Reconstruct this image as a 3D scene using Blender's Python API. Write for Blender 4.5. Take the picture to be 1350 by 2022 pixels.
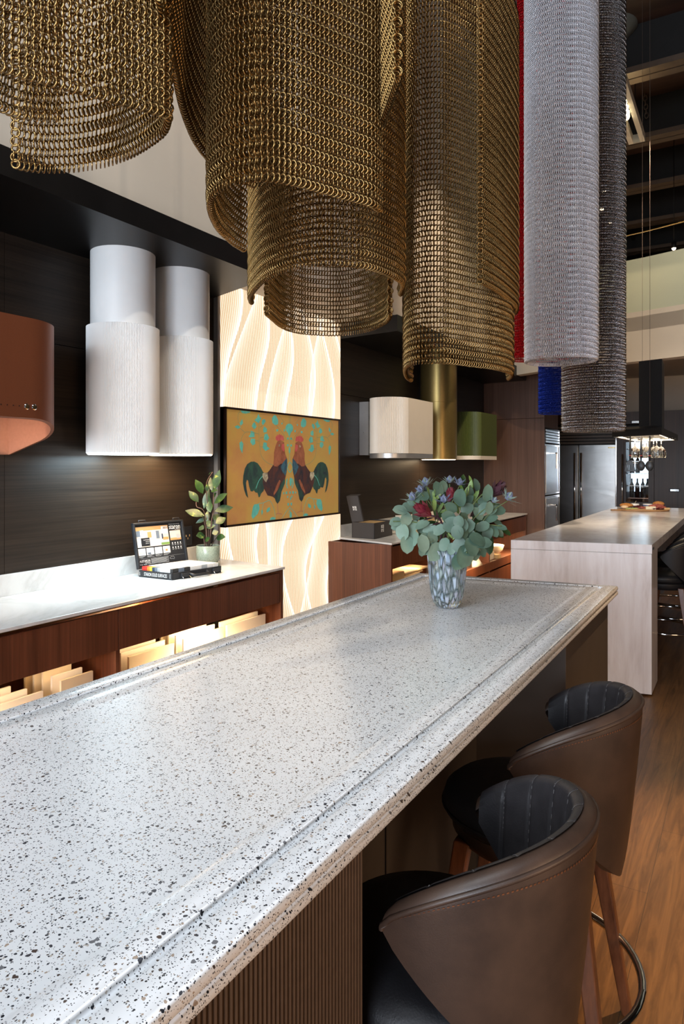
import bpy, bmesh, math, random
import numpy as np
from mathutils import Vector, Matrix
random.seed(7); np.random.seed(7)
PI = math.pi
C = bpy.context.scene.collection
for o in list(bpy.data.objects): bpy.data.objects.remove(o)

# ---------------------------------------------------------------- camera
F = 1348.0; CX = 675.0; HY = 918.0; H = 1.5            # focal length in px of the 1350x2022 frame, horizon row, eye height
YAW = math.atan((1475 - CX) / F)
cy_, sy_ = math.cos(YAW), math.sin(YAW)
cam = bpy.data.cameras.new('camera'); camo = bpy.data.objects.new('camera', cam); C.objects.link(camo)
camo.location = (0, 0, H); camo.rotation_euler = (PI / 2, 0, YAW)
cam.sensor_fit = 'VERTICAL'; cam.sensor_height = 36.0; cam.sensor_width = 24.0
cam.lens = F / 2022 * 36.0
cam.shift_y = (HY - 1011) / 2022.0
cam.clip_start = 0.05; cam.clip_end = 100
bpy.context.scene.camera = camo

def ray(x, y):
    u = (x - CX) / F; v = -(y - HY) / F
    return (u * cy_ - sy_, u * sy_ + cy_, v)
def on_z(x, y, h):
    r = ray(x, y); t = (h - H) / r[2]; return Vector((r[0] * t, r[1] * t, h))
def on_x(x, y, X):
    r = ray(x, y); t = X / r[0]; return Vector((X, r[1] * t, H + r[2] * t))
def on_y(x, y, Y):
    r = ray(x, y); t = Y / r[1]; return Vector((r[0] * t, Y, H + r[2] * t))
def at_d(x, y, d):
    r = ray(x, y); return Vector((r[0] * d, r[1] * d, H + r[2] * d))

# ---------------------------------------------------------------- world, exposure, lights
sc = bpy.context.scene
sc.view_settings.view_transform = 'Standard'; sc.view_settings.look = 'None'
sc.view_settings.exposure = 0.0; sc.view_settings.gamma = 1.0
try: sc.view_settings.use_curve_mapping = False
except Exception: pass
w = bpy.data.worlds.new('world'); sc.world = w; w.use_nodes = True
w.node_tree.nodes['Background'].inputs[0].default_value = (0.80, 0.88, 1.0, 1)
w.node_tree.nodes['Background'].inputs[1].default_value = 0.035

def area(name, loc, target, sx, sy, energy, col, spread=PI):
    l = bpy.data.lights.new(name, 'AREA'); l.shape = 'RECTANGLE'; l.size = sx; l.size_y = sy
    l.energy = energy; l.color = col; l.spread = spread
    o = bpy.data.objects.new(name, l); C.objects.link(o); o.location = loc
    d = Vector(target) - Vector(loc); o.rotation_euler = d.to_track_quat('-Z', 'Y').to_euler()
    return o
def spot(name, loc, target, energy, col, deg, blend=0.5, rad=0.04):
    l = bpy.data.lights.new(name, 'SPOT'); l.energy = energy; l.color = col
    l.spot_size = math.radians(deg); l.spot_blend = blend; l.shadow_soft_size = rad
    o = bpy.data.objects.new(name, l); C.objects.link(o); o.location = loc
    d = Vector(target) - Vector(loc); o.rotation_euler = d.to_track_quat('-Z', 'Y').to_euler()
    return o
# daylight through the shop windows behind and to the left of the camera, then unseen fill lamps added around it
area('daylight_shopfront', (-2.3, -3.6, 2.55), (-0.9, 3.0, 1.0), 3.4, 2.4, 330, (0.78, 0.89, 1.0))
area('warm_wash_right', (3.8, 0.2, 1.5), (-0.4, 1.6, 0.85), 2.4, 1.2, 85, (1.0, 0.66, 0.40))  # added fill lamp, warms the worktop edge and the stools
area('fill_low_front', (0.3, -4.6, 1.75), (-0.9, 4.0, 0.9), 2.6, 1.9, 310, (0.80, 0.88, 1.0))  # added low fill behind the camera, brightens the stone island front
area('fill_overhead', (-1.1, -0.9, 5.6), (-0.95, 1.7, 1.0), 2.6, 2.6, 150, (0.82, 0.91, 1.0))  # added overhead fill without a real roof opening, brightens the terrazzo top
# warm track spots up under the roof
spot('track_spot_floor', (1.3, 4.4, 5.6), (-0.08, 2.65, 0.0), 1300, (1.0, 0.66, 0.36), 20, 0.9)
spot('track_spot_island', (-0.7, 5.6, 4.15), (-0.9, 7.4, 1.0), 260, (1.0, 0.80, 0.58), 60, 0.7)
spot('track_spot_kitchen', (-0.2, 7.4, 5.4), (-1.9, 11.9, 1.5), 1500, (1.0, 0.82, 0.60), 50, 0.7)
spot('track_spot_bulkhead', (-0.4, 2.6, 5.6), (-2.5, 2.4, 3.3), 260, (1.0, 0.88, 0.74), 85, 0.9)
spot('track_spot_curtains', (-1.6, -1.0, 4.8), (-0.85, 2.2, 2.3), 150, (1.0, 0.84, 0.60), 60, 0.8)
spot('track_spot_mezzanine', (1.0, 4.6, 5.4), (-0.4, 7.9, 3.1), 480, (1.0, 0.82, 0.60), 60, 0.8)
spot('track_spot_sideboard', (-1.2, 5.2, 5.2), (-2.7, 7.0, 1.2), 500, (1.0, 0.80, 0.56), 60, 0.8)

# ---------------------------------------------------------------- materials
def newmat(name):
    m = bpy.data.materials.new(name); m.use_nodes = True
    nt = m.node_tree; return m, nt, nt.nodes, nt.links, nt.nodes['Principled BSDF']
def setp(b, **k):
    for n, v in k.items():
        n = n.replace('_', ' ')
        if n in b.inputs:
            b.inputs[n].default_value = (v[0], v[1], v[2], 1) if isinstance(v, (tuple, list)) and len(v) == 3 else v
def L(nt, a, b): nt.links.new(a, b)
def ramp(nt, fac, stops, interp='LINEAR'):
    r = nt.nodes.new('ShaderNodeValToRGB'); r.color_ramp.interpolation = interp
    e = r.color_ramp.elements
    while len(e) < len(stops): e.new(0.5)
    for i, (p, c) in enumerate(stops):
        e[i].position = p; e[i].color = (c[0], c[1], c[2], 1)
    L(nt, fac, r.inputs[0]); return r.outputs[0]
def coords(nt, scale=(1, 1, 1), rot=(0, 0, 0)):
    t = nt.nodes.new('ShaderNodeNewGeometry'); m = nt.nodes.new('ShaderNodeMapping')
    m.inputs['Scale'].default_value = scale; m.inputs['Rotation'].default_value = rot
    L(nt, t.outputs['Position'], m.inputs['Vector']); return m.outputs[0]
def noise(nt, vec, scale, detail=4, rough=0.55, dist=0.0):
    n = nt.nodes.new('ShaderNodeTexNoise'); n.inputs['Scale'].default_value = scale
    n.inputs['Detail'].default_value = detail; n.inputs['Roughness'].default_value = rough
    n.inputs['Distortion'].default_value = dist
    if vec is not None: L(nt, vec, n.inputs['Vector'])
    return n.outputs[0]
def bump(nt, b, h, strength=0.2, dist=0.01):
    n = nt.nodes.new('ShaderNodeBump'); n.inputs['Strength'].default_value = strength; n.inputs['Distance'].default_value = dist
    L(nt, h, n.inputs['Height']); L(nt, n.outputs[0], b.inputs['Normal'])
def mixc(nt, fac, a, b, mode='MIX'):
    n = nt.nodes.new('ShaderNodeMix'); n.data_type = 'RGBA'; n.blend_type = mode
    for s, v in ((n.inputs[0], fac), (n.inputs[6], a), (n.inputs[7], b)):
        if isinstance(v, (int, float)): s.default_value = v
        elif isinstance(v, (tuple, list)): s.default_value = (v[0], v[1], v[2], 1)
        else: L(nt, v, s)
    return n.outputs[2]
def math_(nt, op, a, b=None):
    n = nt.nodes.new('ShaderNodeMath'); n.operation = op
    for s, v in ((n.inputs[0], a), (n.inputs[1], b)):
        if v is None: continue
        if isinstance(v, (int, float)): s.default_value = v
        else: L(nt, v, s)
    return n.outputs[0]
M = {}
def plain(key, col, rough=0.5, metal=0.0, var=0.12, vscale=9.0, bmp=0.0, **k):
    m, nt, N, _, b = newmat(key)
    n = noise(nt, coords(nt), vscale, 5)
    lo = tuple(c * (1 - var) for c in col); hi = tuple(min(1, c * (1 + var)) for c in col)
    L(nt, ramp(nt, n, [(0.3, lo), (0.7, hi)]), b.inputs['Base Color'])
    setp(b, Roughness=rough, Metallic=metal, **k)
    if bmp: bump(nt, b, noise(nt, coords(nt), 260, 3), bmp, 0.002)
    M[key] = m; return m
def emis(key, col, st):
    m, nt, N, _, b = newmat(key)
    setp(b, Base_Color=col, Emission_Color=col, Emission_Strength=st, Roughness=0.6); M[key] = m; return m
def wood(key, dark, light, axis='z', rough=0.45, fine=70.0, along=1.2, contrast=1.0, spec=0.5):
    m, nt, N, _, b = newmat(key)
    s = {'z': (fine, fine, along), 'y': (fine, along, fine), 'x': (along, fine, fine)}[axis]
    v = coords(nt, s)
    n1 = noise(nt, v, 1.0, 6, 0.65, 0.2)
    s2 = tuple(q * 0.16 for q in s); n2 = noise(nt, coords(nt, s2), 1.0, 3, 0.5, 0.6)
    f = math_(nt, 'ADD', math_(nt, 'MULTIPLY', n1, 0.6), math_(nt, 'MULTIPLY', n2, 0.4))
    mid = tuple((a + c) / 2 for a, c in zip(dark, light))
    L(nt, ramp(nt, f, [(0.5 - 0.16 / contrast, dark), (0.5, mid), (0.5 + 0.16 / contrast, light)]), b.inputs['Base Color'])
    setp(b, Roughness=rough, Specular_IOR_Level=spec); bump(nt, b, n1, 0.06, 0.002)
    M[key] = m; return m

wood('veneer_red', (0.075, 0.022, 0.010), (0.19, 0.062, 0.028), 'z', 0.38)
wood('veneer_tall', (0.075, 0.038, 0.026), (0.15, 0.082, 0.058), 'z', 0.42)
wood('veneer_dark', (0.038, 0.019, 0.012), (0.082, 0.045, 0.031), 'z', 0.42)
wood('wall_veneer', (0.010, 0.007, 0.0055), (0.034, 0.023, 0.016), 'y', 0.40, 90, 1.4, 1.0, 0.28)
wood('leg_wood', (0.075, 0.024, 0.010), (0.20, 0.072, 0.030), 'z', 0.35, 90, 4)
wood('roof_wood', (0.018, 0.007, 0.004), (0.045, 0.018, 0.010), 'x', 0.7, 14, 0.4)
wood('board_wood', (0.22, 0.11, 0.045), (0.42, 0.24, 0.11), 'x', 0.5, 60, 3)
plain('black_laminate', (0.006, 0.0055, 0.0055), 0.36, 0, 0.15, Specular_IOR_Level=0.22)
plain('black_metal', (0.007, 0.007, 0.008), 0.45, 0.0, 0.1, Specular_IOR_Level=0.25)
plain('black_plastic', (0.018, 0.019, 0.022), 0.42, 0, 0.1, bmp=0.1)
plain('cream_paint', (0.55, 0.49, 0.41), 0.75, 0, 0.03, 3)
plain('white_enamel', (0.80, 0.80, 0.79), 0.42, 0, 0.02)
plain('cream_enamel', (0.72, 0.66, 0.57), 0.45, 0, 0.02)
plain('green_enamel', (0.060, 0.078, 0.016), 0.5, 0, 0.06, 40)
plain('copper_enamel', (0.22, 0.072, 0.033), 0.42, 0.55, 0.08, 300)
plain('copper_inside', (0.46, 0.28, 0.21), 0.36, 0.7, 0.05, 60)
plain('bronze_enamel', (0.34, 0.24, 0.085), 0.34, 0.8, 0.05, 60)
plain('grey_metal', (0.48, 0.47, 0.46), 0.35, 0.7, 0.05)
plain('chrome', (0.80, 0.80, 0.80), 0.10, 1.0, 0.02)
plain('brass', (0.75, 0.55, 0.25), 0.25, 1.0, 0.05)
plain('bronze_chain', (0.27, 0.168, 0.064), 0.29, 1.0, 0.15, 5)
plain('silver_chain', (0.70, 0.70, 0.75), 0.26, 0.5, 0.04, 5)
plain('red_chain', (0.55, 0.008, 0.014), 0.28, 0.7, 0.08, 5)
plain('blue_chain', (0.008, 0.030, 0.30), 0.22, 0.75, 0.08, 5)
plain('black_chain', (0.36, 0.34, 0.335), 0.20, 1.0, 0.1, 5)
plain('cladding', (0.105, 0.066, 0.043), 0.45, 0.35, 0.1, 60)
plain('recess_panel', (0.050, 0.042, 0.036), 0.55, 0.1, 0.08)
plain('taupe_panel', (0.062, 0.050, 0.042), 0.55, 0.1, 0.08)
plain('bronze_channel', (0.12, 0.070, 0.030), 0.35, 0.7, 0.3, 6)
plain('inner_leather', (0.022, 0.020, 0.022), 0.42, 0, 0.2, 30, 0.2)
plain('black_leather', (0.010, 0.010, 0.012), 0.48, 0, 0.15, 30, 0.25)
plain('sample_cream', (0.80, 0.70, 0.52), 0.5, 0, 0.05)
plain('sample_white', (0.84, 0.80, 0.72), 0.5, 0, 0.03)
plain('sample_tan', (0.62, 0.47, 0.28), 0.5, 0, 0.05)
plain('card_dark', (0.040, 0.035, 0.034), 0.7, 0, 0.05)
plain('card_tan', (0.45, 0.30, 0.14), 0.7, 0, 0.05)
plain('card_white', (0.72, 0.66, 0.56), 0.6, 0, 0.03)
plain('print_white', (0.82, 0.82, 0.80), 0.6, 0, 0.02)
plain('soil', (0.030, 0.020, 0.014), 0.9, 0, 0.4, 90)
plain('eucalyptus', (0.080, 0.140, 0.098), 0.50, 0, 0.30, 14)
plain('eucalyptus_pale', (0.155, 0.235, 0.175), 0.5, 0, 0.22, 14)
plain('leaf_dark', (0.030, 0.075, 0.022), 0.42, 0, 0.35, 18)
plain('leaf_lime', (0.16, 0.25, 0.055), 0.5, 0, 0.3, 18)
plain('stem_green', (0.10, 0.14, 0.045), 0.6, 0, 0.2)
plain('stem_brown', (0.075, 0.042, 0.030), 0.6, 0, 0.2)
plain('protea_red', (0.16, 0.016, 0.028), 0.45, 0, 0.35, 30)
plain('protea_dark', (0.045, 0.012, 0.020), 0.45, 0, 0.3, 30)
plain('thistle_blue', (0.15, 0.18, 0.27), 0.55, 0, 0.25, 60)
plain('thistle_green', (0.24, 0.31, 0.26), 0.55, 0, 0.25, 30)
plain('steel_beam', (0.075, 0.052, 0.040), 0.6, 0.1, 0.15)
plain('beam_flange', (0.075, 0.050, 0.034), 0.6, 0.1, 0.15)
plain('roof_steel', (0.006, 0.0055, 0.0055), 0.6, 0.2, 0.2)
plain('grey_disc', (0.10, 0.105, 0.095), 0.7, 0, 0.05)
plain('bread', (0.46, 0.20, 0.055), 0.7, 0, 0.3, 50, 0.3)
plain('bread_cut', (0.72, 0.55, 0.36), 0.8, 0, 0.1, 50)
plain('cheese', (0.78, 0.72, 0.55), 0.6, 0, 0.06, 60)
plain('meat', (0.36, 0.10, 0.080), 0.5, 0, 0.4, 70)
plain('berry', (0.075, 0.010, 0.016), 0.35, 0, 0.4, 60)
plain('pale_green_slice', (0.42, 0.48, 0.14), 0.5, 0, 0.1, 60)
plain('cracker', (0.58, 0.40, 0.19), 0.7, 0, 0.15, 80)
plain('bowl_white', (0.80, 0.80, 0.80), 0.2, 0, 0.02)
plain('bowl_blue', (0.05, 0.09, 0.30), 0.2, 0, 0.1)
plain('red_band', (0.6, 0.04, 0.03), 0.4)
plain('bottle_dark', (0.012, 0.020, 0.016), 0.08, 0, 0.1)
plain('tv_bezel', (0.018, 0.008, 0.006), 0.35, 0.2)
for k, c in dict(sw_red=(.55, .03, .02), sw_orange=(.75, .22, .02), sw_yellow=(.72, .55, .05), sw_navy=(.03, .05, .10), sw_slate=(.15, .18, .22), sw_grey=(.42, .44, .45), sw_white=(.82, .80, .76), thread_grey=(.16, .15, .15), sw_sand=(.66, .60, .50), sw_black=(.03, .03, .03), print_wood=(.55, .30, .12), print_grass=(.18, .30, .08), print_floor=(.55, .52, .58), print_beige=(.70, .58, .48)).items():
    plain(k, c, 0.4, 0, 0.04)
emis('led_warm', (1.0, 0.66, 0.34), 14); emis('led_cool', (0.86, 0.96, 1.0), 12); emis('led_white', (1.0, 0.80, 0.56), 9)
emis('lamp_glow', (1.0, 0.86, 0.52), 40); emis('downlight_glow', (1.0, 0.75, 0.45), 16)

def leather():
    m, nt, N, _, b = newmat('brown_leather')
    n = noise(nt, coords(nt), 11, 6, 0.6); n2 = noise(nt, coords(nt), 380, 3)
    L(nt, ramp(nt, n, [(0.25, (0.030, 0.017, 0.012)), (0.75, (0.066, 0.036, 0.023))]), b.inputs['Base Color'])
    setp(b, Roughness=0.46); bump(nt, b, n2, 0.18, 0.001); M['brown_leather'] = m
leather()
def terrazzo():
    m, nt, N, _, b = newmat('terrazzo')
    pos = coords(nt)
    base = ramp(nt, noise(nt, pos, 6, 4), [(0.3, (0.77, 0.775, 0.785)), (0.7, (0.83, 0.832, 0.835))])
    col = base
    for sc_, lo, hi, keep, jit in ((430, 0.18, 0.42, 0.40, 3), (225, 0.16, 0.44, 0.46, 5), (120, 0.12, 0.40, 0.26, 9)):
        v = nt.nodes.new('ShaderNodeTexVoronoi'); v.voronoi_dimensions = '3D'; v.inputs['Scale'].default_value = sc_
        dn = nt.nodes.new('ShaderNodeTexNoise'); dn.inputs['Scale'].default_value = sc_ * 1.4; dn.inputs['Detail'].default_value = 1
        L(nt, pos, dn.inputs['Vector'])
        mx = nt.nodes.new('ShaderNodeMix'); mx.data_type = 'VECTOR'; mx.inputs[0].default_value = 0.0065 * 90 / sc_
        L(nt, pos, mx.inputs[4]); L(nt, dn.outputs[1], mx.inputs[5]); L(nt, mx.outputs[1], v.inputs['Vector'])
        sep = nt.nodes.new('ShaderNodeSeparateColor'); L(nt, v.outputs['Color'], sep.inputs[0])
        r = math_(nt, 'ADD', math_(nt, 'MULTIPLY', sep.outputs[1], hi - lo), lo)
        inside = math_(nt, 'LESS_THAN', v.outputs['Distance'], r)
        on = math_(nt, 'LESS_THAN', sep.outputs[0], keep)
        f = math_(nt, 'MULTIPLY', inside, on)
        cc = ramp(nt, sep.outputs[2], [(0.0, (0.022, 0.024, 0.030)), (0.34, (0.060, 0.062, 0.072)), (0.56, (0.16, 0.16, 0.17)), (0.68, (0.40, 0.31, 0.24)), (0.76, (0.085, 0.060, 0.050)), (0.84, (0.48, 0.43, 0.38)), (0.91, (0.045, 0.047, 0.055))], 'CONSTANT')
        col = mixc(nt, f, col, cc)
    L(nt, col, b.inputs['Base Color']); setp(b, Roughness=0.24, Specular_IOR_Level=0.5, Coat_Weight=0.25, Coat_Roughness=0.12); M['terrazzo'] = m
terrazzo()
def marble(key, base, vein, rough, vs, streak):
    m, nt, N, _, b = newmat(key)
    v = coords(nt, streak)
    n = noise(nt, v, vs, 7, 0.6, 1.6)
    a = math_(nt, 'ABSOLUTE', math_(nt, 'SUBTRACT', n, 0.5))
    c = ramp(nt, a, [(0.0, vein), (0.03, tuple((p + q) / 2 for p, q in zip(base, vein))), (0.09, base)])
    n2 = noise(nt, v, vs * 0.6, 4)
    L(nt, mixc(nt, math_(nt, 'MULTIPLY', n2, 0.25), c, tuple(q * 0.94 for q in base)), b.inputs['Base Color'])
    setp(b, Roughness=rough); M[key] = m
marble('white_marble', (0.70, 0.70, 0.69), (0.58, 0.575, 0.56), 0.22, 1.3, (1, 1, 1))
def streaked():
    m, nt, N, _, b = newmat('streaked_stone')
    n = noise(nt, coords(nt, (5, 5, 0.9)), 1.6, 7, 0.62, 0.5)
    n2 = noise(nt, coords(nt, (20, 20, 2)), 1.3, 5, 0.6, 0.3)
    f = math_(nt, 'ADD', math_(nt, 'MULTIPLY', n, 0.65), math_(nt, 'MULTIPLY', n2, 0.35))
    L(nt, ramp(nt, f, [(0.30, (0.56, 0.50, 0.48)), (0.44, (0.74, 0.69, 0.69)), (0.58, (0.83, 0.80, 0.81))]), b.inputs['Base Color'])
    setp(b, Roughness=0.20); M['streaked_stone'] = m
streaked()
def floor_mat():
    m, nt, N, _, b = newmat('oak_planks')
    br = nt.nodes.new('ShaderNodeTexBrick'); br.offset = 0.37; br.inputs['Scale'].default_value = 1.0
    br.inputs['Brick Width'].default_value = 1.3; br.inputs['Row Height'].default_value = 0.15
    br.inputs['Mortar Size'].default_value = 0.0007; br.inputs['Mortar'].default_value = (0.02, 0.009, 0.004, 1)
    br.inputs['Color1'].default_value = (0.20, 0.090, 0.028, 1); br.inputs['Color2'].default_value = (0.235, 0.112, 0.038, 1)
    L(nt, coords(nt, (1, 1, 1), (0, 0, PI / 2)), br.inputs['Vector'])
    n = noise(nt, coords(nt, (26, 1.8, 1)), 1.0, 7, 0.65, 1.4)
    g = ramp(nt, n, [(0.32, (0.34, 0.28, 0.22)), (0.5, (0.80, 0.76, 0.70)), (0.66, (1.3, 1.28, 1.2))])
    L(nt, mixc(nt, 0.85, br.outputs[0], g, 'MULTIPLY'), b.inputs['Base Color'])
    setp(b, Roughness=0.38); bump(nt, b, n, 0.08, 0.002); M['oak_planks'] = m
floor_mat()
def steel():
    m, nt, N, _, b = newmat('brushed_steel')
    n = noise(nt, coords(nt, (1.0, 1.0, 2.2)), 2.1, 5, 0.55, 1.1)
    L(nt, ramp(nt, n, [(0.3, (0.60, 0.59, 0.58)), (0.7, (0.72, 0.71, 0.70))]), b.inputs['Base Color'])
    setp(b, Roughness=0.30, Metallic=1.0); bump(nt, b, n, 0.12, 0.02); M['brushed_steel'] = m
steel()
def glass(key, col, rough=0.0, alpha=None):
    m, nt, N, _, b = newmat(key)
    setp(b, Base_Color=col, Roughness=rough, Transmission_Weight=1.0, IOR=1.45); M[key] = m
glass('clear_glass', (0.97, 0.98, 0.98))
def balustrade_glass():
    m, nt, N, _, b = newmat('green_glass')
    setp(b, Base_Color=(0.62, 0.66, 0.52), Roughness=0.25, Transmission_Weight=0.35, Alpha=1.0, IOR=1.45); M['green_glass'] = m
balustrade_glass()
def vase_mat():
    m, nt, N, _, b = newmat('patterned_glass')
    v = nt.nodes.new('ShaderNodeTexVoronoi'); v.feature = 'DISTANCE_TO_EDGE'; v.inputs['Scale'].default_value = 84
    v2 = nt.nodes.new('ShaderNodeTexVoronoi'); v2.inputs['Scale'].default_value = 84
    vec = coords(nt, (1, 1, 0.24)); L(nt, vec, v.inputs['Vector']); L(nt, vec, v2.inputs['Vector'])
    f = ramp(nt, v.outputs['Distance'], [(0.0, (0, 0, 0)), (0.30, (1, 1, 1))])
    cell = ramp(nt, v2.outputs['Color'], [(0.0, (0.36, 0.50, 0.74)), (0.35, (0.60, 0.70, 0.82)), (0.6, (0.46, 0.46, 0.58)), (0.8, (0.42, 0.52, 0.48)), (1.0, (0.72, 0.80, 0.90))])
    L(nt, mixc(nt, f, (0.50, 0.60, 0.60), cell), b.inputs['Base Color'])
    L(nt, math_(nt, 'SUBTRACT', 1.0, math_(nt, 'MULTIPLY', f, 0.62)), b.inputs['Transmission Weight'])
    setp(b, Roughness=0.06, IOR=1.4); M['patterned_glass'] = m
vase_mat()
def celadon():
    m, nt, N, _, b = newmat('celadon_glaze')
    n = noise(nt, coords(nt), 170, 3)
    L(nt, ramp(nt, n, [(0.35, (0.20, 0.24, 0.19)), (0.6, (0.30, 0.36, 0.29))]), b.inputs['Base Color'])
    setp(b, Roughness=0.18); M['celadon_glaze'] = m
celadon()
def variegated():
    m, nt, N, _, b = newmat('variegated_leaf')
    n = noise(nt, coords(nt), 34, 4)
    L(nt, ramp(nt, n, [(0.45, (0.012, 0.038, 0.010)), (0.62, (0.032, 0.075, 0.016)), (0.74, (0.32, 0.34, 0.055))]), b.inputs['Base Color'])
    setp(b, Roughness=0.38); M['variegated_leaf'] = m
variegated()
def lightpanel():
    # back-lit carved panel: fine wandering flutes, thin where the carving is deep and so brighter
    m, nt, N, _, b = newmat('backlit_flutes')
    pos = coords(nt)
    sp = nt.nodes.new('ShaderNodeSeparateXYZ'); L(nt, pos, sp.inputs[0])
    y, z = sp.outputs[1], sp.outputs[2]
    # carving ridges run as long slanting streaks; the fine flutes bend where they meet them
    def S_(a, b_, fz, fy, ph0): return math_(nt, 'MULTIPLY', math_(nt, 'SINE', math_(nt, 'ADD', math_(nt, 'ADD', math_(nt, 'MULTIPLY', z, fz), math_(nt, 'MULTIPLY', y, fy)), ph0)), a)
    q1 = math_(nt, 'ADD', math_(nt, 'ADD', math_(nt, 'MULTIPLY', y, 3.1), S_(0.62, 0, 2.3, 1.3, 0.4)), S_(0.20, 0, 5.1, 2.2, 1.0))
    q2 = math_(nt, 'ADD', math_(nt, 'ADD', math_(nt, 'MULTIPLY', y, 1.9), math_(nt, 'MULTIPLY', z, -0.55)), S_(0.42, 0, 1.9, -1.1, 2.2))
    s1 = math_(nt, 'FRACT', q1); s2 = math_(nt, 'FRACT', q2)
    s2i = math_(nt, 'SUBTRACT', 1.0, s2)
    b1 = math_(nt, 'ADD', math_(nt, 'MULTIPLY', math_(nt, 'POWER', s1, 3.0), 0.35), math_(nt, 'MULTIPLY', math_(nt, 'POWER', s1, 11.0), 0.65))
    b2 = math_(nt, 'ADD', math_(nt, 'MULTIPLY', math_(nt, 'POWER', s2i, 4.0), 0.30), math_(nt, 'MULTIPLY', math_(nt, 'POWER', s2i, 16.0), 0.45))
    band = math_(nt, 'MAXIMUM', b1, b2)
    ph = math_(nt, 'ADD', math_(nt, 'MULTIPLY', y, 430.0), math_(nt, 'ADD', math_(nt, 'MULTIPLY', math_(nt, 'MULTIPLY', s1, s1), -24.0), math_(nt, 'MULTIPLY', math_(nt, 'POWER', math_(nt, 'SUBTRACT', 1.0, s2), 2.0), 18.0)))
    fl = math_(nt, 'ADD', math_(nt, 'MULTIPLY', math_(nt, 'SINE', ph), 0.5), 0.5)
    t = math_(nt, 'ADD', math_(nt, 'MULTIPLY', fl, math_(nt, 'SUBTRACT', 0.62, math_(nt, 'MULTIPLY', band, 0.50))), math_(nt, 'MULTIPLY', band, 0.95))
    col = ramp(nt, t, [(0.0, (0.86, 0.52, 0.25)), (0.40, (1.0, 0.77, 0.52)), (0.8, (1.0, 0.92, 0.80))])
    L(nt, col, b.inputs['Emission Color'])
    L(nt, math_(nt, 'ADD', math_(nt, 'MULTIPLY', t, 0.75), 0.66), b.inputs['Emission Strength'])
    setp(b, Base_Color=(0.7, 0.6, 0.48), Roughness=0.5); bump(nt, b, fl, 0.3, 0.004); M['backlit_flutes'] = m
lightpanel()
def picture_ground():
    m, nt, N, _, b = newmat('ochre_ground')
    n = noise(nt, coords(nt), 3.2, 6, 0.6)
    c = ramp(nt, n, [(0.28, (0.44, 0.20, 0.075)), (0.47, (0.47, 0.26, 0.070)), (0.7, (0.45, 0.32, 0.075))])
    L(nt, c, b.inputs['Base Color']); L(nt, c, b.inputs['Emission Color'])
    setp(b, Emission_Strength=0.36, Roughness=0.45); M['ochre_ground'] = m
picture_ground()
def ink(key, a, c, sc_=26):
    m, nt, N, _, b = newmat(key)
    col = ramp(nt, noise(nt, coords(nt, (1, 1, 0.5)), sc_, 5, 0.7, 0.8), [(0.36, a), (0.62, c)])
    L(nt, col, b.inputs['Base Color']); L(nt, col, b.inputs['Emission Color'])
    setp(b, Emission_Strength=0.36, Roughness=0.45); M[key] = m
ink('ink_teal', (0.09, 0.36, 0.30), (0.13, 0.46, 0.36)); ink('ink_tail', (0.018, 0.026, 0.034), (0.032, 0.085, 0.058), 16)
ink('ink_body', (0.018, 0.022, 0.032), (0.095, 0.034, 0.026), 16); ink('ink_neck', (0.22, 0.065, 0.035), (0.34, 0.12, 0.060), 30)
ink('ink_breast', (0.022, 0.040, 0.060), (0.05, 0.13, 0.17), 36); ink('ink_comb', (0.42, 0.06, 0.06), (0.52, 0.12, 0.10), 30)
ink('ink_cream', (0.18, 0.13, 0.08), (0.50, 0.44, 0.30), 40); ink('ink_leg', (0.30, 0.13, 0.09), (0.40, 0.18, 0.12)); ink('ink_stem', (0.20, 0.24, 0.12), (0.24, 0.28, 0.14))

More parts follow.
